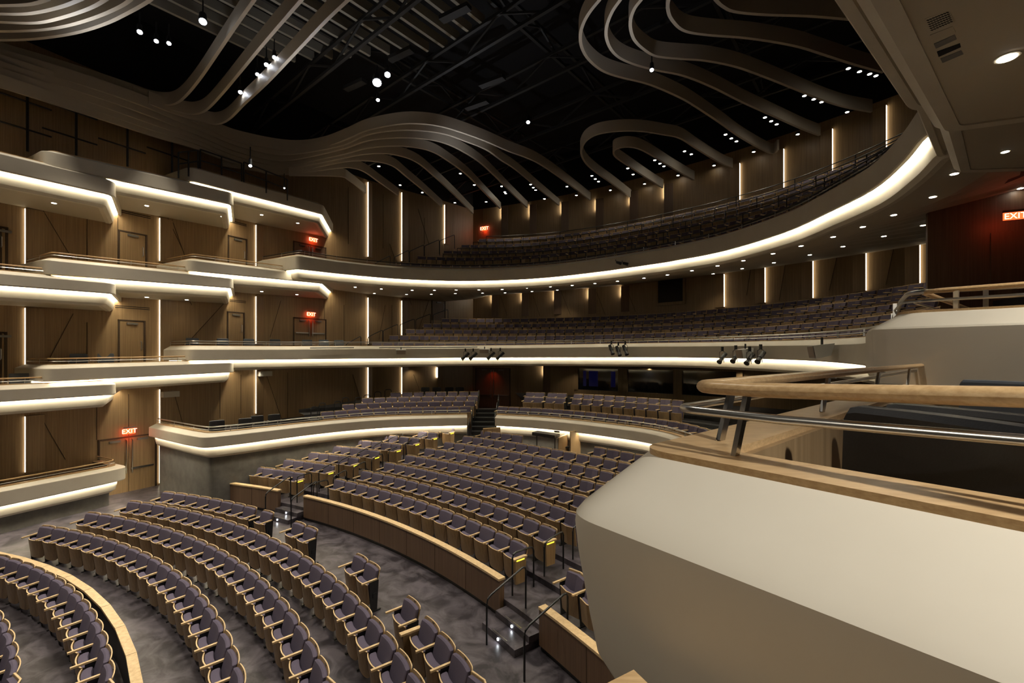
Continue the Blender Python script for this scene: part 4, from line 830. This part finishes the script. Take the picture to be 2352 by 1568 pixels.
# ------------------------------------------------------------------ FOREGROUND BOX (right), about a metre from the viewpoint
nv, mv = (.793, .610), (.664, -.748)                 # inward normals of its end face and hall side
def cor(no, mo):
    D = nv[0] * mv[1] - nv[1] * mv[0]; return (no * mv[1] - nv[1] * mo) / D, (nv[0] * mo - mv[0] * no) / D
dH, dE = (.748, .664), (.61, -.793)
def loop(no, mo, z, r, z2=None, L=5.2, E2=2.4, n=12):
    c = cor(no, mo); P = [(c[0] + dH[0] * L, c[1] + dH[1] * L, z), (c[0] + dH[0] * L * .3, c[1] + dH[1] * L * .3, z), (*c, z), (c[0] + dE[0] * .55, c[1] + dE[1] * .55, z if z2 is None else z2), (c[0] + dE[0] * E2, c[1] + dE[1] * E2, z if z2 is None else z2)]
    return fillet(P, (2,), r, n)
fg = empty('side_box_balcony', (1.5, 1.2, EYE - 1.3), 0, 'big cream box front with oak rail filling the lower right', 'balcony')
hc = -.40; zL = EYE - .25
Ls = [loop(1.045, -.69, EYE - .262, .10), loop(1.03, -.705, EYE - .268, .10), loop(.90, -.77, EYE - .352, .12), loop(.845, -.792, EYE - .385, .12), loop(.824, -.803, EYE - .405, .13), loop(.822, -.805, EYE - .43, .13), loop(.828, -.80, EYE - .50, .13), loop(.85, -.78, EYE - .66, .13), loop(.865, -.765, EYE - .76, .13),
      loop(.90, -.735, EYE - .83, .13), loop(.96, -.68, EYE - .875, .13), loop(1.04, -.60, EYE - .89, .13), loop(1.4, -.3, EYE - .89, .1)]
mb = MB(); mb.loft([list(c) for c in zip(*Ls)]); kids(fg, mb, 'fascia', M['plaster'], True)
def fgsolid(no0, mo0, no1, mo1, z0, z1, ra, rb, name, m, **k):
    A = loop(no0, mo0, z0, ra, **k); B = loop(no1, mo1, z0, rb, **k); C_ = loop(no1, mo1, z1, rb, **k); D = loop(no0, mo0, z1, ra, **k)
    mb = MB(); mb.loft([list(q) for q in zip(A, B, C_, D)], True); return kids(fg, mb, name, m, True)
fgsolid(1.034, -.70, 1.195, -.52, EYE - .272, zL, .10, .05, 'wood_ledge', M['rail'])
fgsolid(1.19, -.525, 1.215, -.50, EYE - 1.1, EYE - .272, .05, .04, 'inner_panel', M['wood'])
mb = MB(); A = loop(1.2, -.51, EYE - 1.05, .05); mb.add(A, [tuple(range(len(A)))]); kids(fg, mb, 'box_floor', M['concrete'])
# rails
c = cor(1.15, -.585); zr0, zr1 = EYE - .082, EYE - .066
P = [(c[0] + dH[0] * 4.75, c[1] + dH[1] * 4.75, EYE - .08), (c[0] + dH[0] * 2.4, c[1] + dH[1] * 2.4, EYE - .08), (c[0] + dH[0] * .5, c[1] + dH[1] * .5, EYE - .081), (*c, zr0), (.542 + .05, 1.18 - .08, zr0), (.825, .73, zr1), (1.3, -.05, EYE - .04)]
P = fillet(P, (3,), .07, 10); mb = MB(); mb.tube(P, .021, 16, .0175); kids(fg, mb, 'oak_handrail', M['rail'], True)
c = cor(1.095, -.62); P = [(c[0] + dH[0] * 4.7, c[1] + dH[1] * 4.7, EYE - .125), (c[0] + dH[0] * .5, c[1] + dH[1] * .5, EYE - .14), (*c, EYE - .14), (.60, 1.015, EYE - .142), (.853, .754, EYE - .14), (1.5, -.1, EYE - .135)]
P = fillet(P, (2,), .07, 10); mb = MB(); mb.tube(P, .0105, 14); kids(fg, mb, 'steel_rail', M['steel'], True)
def post(bx, by, tx, ty, zb=zL, zt=EYE - .1, w=.022, label=None):
    mb = MB(); mb.bar((bx, by, zb - .002), (tx, ty, zt), w, .012, (dE[0], dE[1], 0)); kids(fg, mb, 'rail_post', M['steel'], False, label)
    mb = MB(); mb.bar((tx - dE[0] * .03, ty - dE[1] * .03, zt + .003), (tx + dE[0] * .03, ty + dE[1] * .03, zt + .003), .025, .005); kids(fg, mb, 'mounting_plate', M['steel'])
x, y = UY(1688, 1.145); tx, ty = UY(1716, 1.13); post(x, y, tx, ty)
c = cor(1.15, -.585)
for k, t in enumerate((.22, 1.25, 2.35, 3.5, 4.5)):
    tx, ty = c[0] + dH[0] * t, c[1] + dH[1] * t; post(tx - .05, ty - .03, tx, ty, w=.03)
# two more rails: box behind, upper right (oak rail of the next box)
nb = empty('side_box_balcony', (5, 4, EYE - 1), 0, 'cream box front with oak rail behind the foreground box', 'balcony')
def nloop(P3, r, n=8): return fillet(P3, (1,), r, n)
kA = (3.3, 4.2); eH = (.79, .613); eE = (.70, -.714)
def nl(o1, o2, z, zr=None, r=.12):
    # corner shifted inward by o1 (end face) and o2 (hall side)
    n1 = (.714, .70); n2 = (.613, -.79); D = n1[0] * n2[1] - n1[1] * n2[0]; a = kA[0] * n1[0] + kA[1] * n1[1] + o1; b = kA[0] * n2[0] + kA[1] * n2[1] + o2
    c = ((a * n2[1] - n1[1] * b) / D, (n1[0] * b - n2[0] * a) / D); zr = z if zr is None else zr
    return nloop([(c[0] + eH[0] * 3.2, c[1] + eH[1] * 3.2, z), (*c, z), (c[0] + eE[0] * 3, c[1] + eE[1] * 3, zr)], r)
Ls = [nl(.28, .22, EYE + .40), nl(.27, .21, EYE + .40), nl(.012, .012, EYE + .262), nl(0, 0, EYE + .245), nl(0, 0, EYE + .22), nl(.02, .02, EYE - .25), nl(.1, .1, EYE - .3), nl(.6, .6, EYE - .3)]
mb = MB(); mb.loft([list(q) for q in zip(*Ls)]); kids(nb, mb, 'fascia', M['plaster'], True)
Ls = [nl(.27, .21, EYE + .40), nl(.27, .21, EYE + .42), nl(.43, .37, EYE + .42), nl(.43, .37, EYE + .40)]
mb = MB(); mb.loft([list(q) for q in zip(*Ls)], True); kids(nb, mb, 'wood_ledge', M['rail'], True)
mb = MB(); mb.tube(nl(.38, .30, EYE + .60, r=.15), .028, 12, .022); kids(nb, mb, 'oak_handrail', M['rail'], True)
mb = MB(); mb.tube(nl(.33, .24, EYE + .51, r=.15), .013, 10); kids(nb, mb, 'steel_rail', M['steel'], True)
for t in (.12, .9): Q = nl(.36, .28, EYE + .42); e = Q[-2]; mb = MB(); mb.bar((Q[-2][0] + eE[0] * t, Q[-2][1] + eE[1] * t, EYE + .42), (Q[-2][0] + eE[0] * t, Q[-2][1] + eE[1] * t, EYE + .585), .045, .012, (1, 0, 0)); kids(nb, mb, 'rail_post', M['steel'])
mb = MB(); Q = nl(.40, .34, EYE - .2); mb.add(Q, [tuple(range(len(Q)))]); kids(nb, mb, 'box_floor', M['concrete'])
# corner of the camera's own box ledge at the bottom edge
ob = empty('box_ledge', (.25, 1.1, EYE - .95), 0, 'small pale oak ledge corner poking in at the bottom edge', 'ledge')
k0 = (.25, .93); k1 = (k0[0] - .85 * .9, k0[1] - .52 * .9); k2 = (k0[0] + .41 * .6, k0[1] - .91 * .6)
L6 = [k0, k2, (k2[0] - .14, k2[1] - .06), (k0[0] - .04, k0[1] - .17), (k1[0] + .08, k1[1] - .13), k1]
mb = MB(); mb.add([(x, y, z) for z in (EYE - .668, EYE - .643) for x, y in L6], [(0, 1, 2, 3, 4, 5)[::-1], (6, 7, 8, 9, 10, 11)] + [(i, (i + 1) % 6, 6 + (i + 1) % 6, 6 + i) for i in range(6)]); kids(ob, mb, 'ledge_board', M['rail'])
# leather chairs in the foreground box
for k, (a, b, z, mm, lab) in enumerate([((.93, 1.27), (.99, .86), EYE - .135, 'leather', 'nearest black leather chair back behind the oak rail'), ((1.29, 1.58), (1.40, 1.12), EYE - .16, 'leather', 'second black leather chair back behind the nearest one'),
                                       ((3.30, 3.34), (3.55, 2.6), EYE - .17, 'greyl', 'slate grey chair top above the oak rail, nearer of two'), ((3.98, 3.82), (4.2, 3.1), EYE - .165, 'greyl', 'slate grey chair top above the oak rail, farther of two')]):
    r = empty('box_chair', (a[0] + .1, (a[1] + b[1]) / 2, EYE - 1.05), 0, lab, 'chair', None)
    dx, dy = b[0] - a[0], b[1] - a[1]; Lc = math.hypot(dx, dy); ux, uy = dx / Lc, dy / Lc; nx, ny = -uy, ux    # n points away from the hall
    rg = []
    for i in range(13):
        s_ = .5 - .5 * math.cos(pi * i / 12); rc = .02; ed = min(s_, 1 - s_) * Lc; dz = 0 if ed > rc else rc - math.sqrt(max(0, rc * rc - (rc - ed) ** 2))
        bx, by = a[0] + dx * s_, a[1] + dy * s_; bow = .03 * (1 - (2 * s_ - 1) ** 2)
        ring = [(bx + nx * (o + bow), by + ny * (o + bow), zz - (dz if zz > z - .2 else 0)) for o, zz in ((.0, z - .55), (-.01, z - .3), (0, z - .02), (.012, z - .004), (.03, z), (.05, z - .006), (.06, z - .03), (.06, z - .3), (.05, z - .55))]
        rg.append(ring)
    mb = MB(); mb.loft(rg, True); kids(r, mb, 'backrest', M[mm], True)
    mb = MB(); cx, cy = (a[0] + b[0]) / 2, (a[1] + b[1]) / 2; mb.bar((cx - nx * .42, cy - ny * .42, z - .48), (cx + nx * .02, cy + ny * .02, z - .48), Lc, .08); kids(r, mb, 'seat', M[mm])
    for s_ in (.1, .9):
        for o in (-.36, .0): bx, by = a[0] + dx * s_ + nx * o, a[1] + dy * s_ + ny * o; mb = MB(); mb.tube([(bx, by, EYE - 1.05), (bx, by, z - .5)], .012, 6); kids(r, mb, 'leg', M['steel'])
# ------------------------------------------------------------------ lighting
warm = (1, .90, .74)
for i, (al, pe, e) in enumerate([(a, p, e) for a, e in ((12.5, 1500), (17.5, 1500), (22.5, 1250), (27, 900)) for p in (-7.5, -3.5, .5, 4.5)]):
    x, y = alongax(al, pe); spot(x, y, 15.4, e, 1.25, warm, .7, aim=(x - .6, y - .8, 0), name='house_light', r=.05)
spot(1.5, -.28, EYE + 1.1, 210, 1.6, (1, .97, .90), .9, aim=(1.0, .35, EYE - .4), name='box_downlight', r=.05)
for k in range(11):
    for d, e in ((2.5, 26), (6.5, 30)):
        Q = resample(offset(resample(F2, 100), d), 13); q = Q[k + 1]; spot(q[0], q[1], 4.84, e, 2.3, name='terrace_downlight')
spot(4.6, 2.6, EYE + 1.9, 200, 1.9, (1, .95, .84), .8, aim=(4.4, 3.4, EYE), name='box_downlight', r=.05)
for x, y, z, e in ((-18, 11, 13.6, 130), (-12.5, 13, 13.6, 130), (-7, 16, 13.2, 150), (-2, 20, 13, 150), (3, 14, 13.5, 60)): spot(x, y, z, e, 2.4, (.9, .93, 1), 1, aim=(x + 1, y - 1, 20), name='ribbon_fill', r=.02)  # added fill spots, no fixtures of the hall; they brighten the ceiling ribbons
spot(-9, -6, 14, 1500, .75, warm, .8, aim=(2, 1.5, 5), name='house_light', r=.05)  # unseen narrow fill spot added on the stage side to lift the foreground box face
for al_ in (12, 15.5, 19, 22.5):
    x, y = alongax(al_, -9.3); spot(x, y, 15.4, 520, .75, warm, .8, aim=(x - .9, y + .8, 4), name='house_light', r=.05)
W = bpy.data.worlds.new('world'); S.world = W; W.use_nodes = True; W.node_tree.nodes['Background'].inputs[0].default_value = (1, .84, .62, 1); W.node_tree.nodes['Background'].inputs[1].default_value = .036
# ------------------------------------------------------------------ camera and view
cd = bpy.data.cameras.new('camera'); cam = bpy.data.objects.new('camera', cd); COL.objects.link(cam)
cam.location = (0, 0, EYE); cam.rotation_euler = (pi / 2, 0, 0); cd.sensor_width = 36; cd.lens = F / 2352 * 36; cd.shift_y = 34 / 2352; cd.clip_start = .03; cd.clip_end = 200
S.camera = cam
S.view_settings.view_transform = 'Standard'; S.view_settings.look = 'None'; S.view_settings.gamma = 1; S.view_settings.exposure = 0
S.cycles.use_denoising = True; S.cycles.max_bounces = 6; S.cycles.diffuse_bounces = 4; S.cycles.sample_clamp_indirect = 6
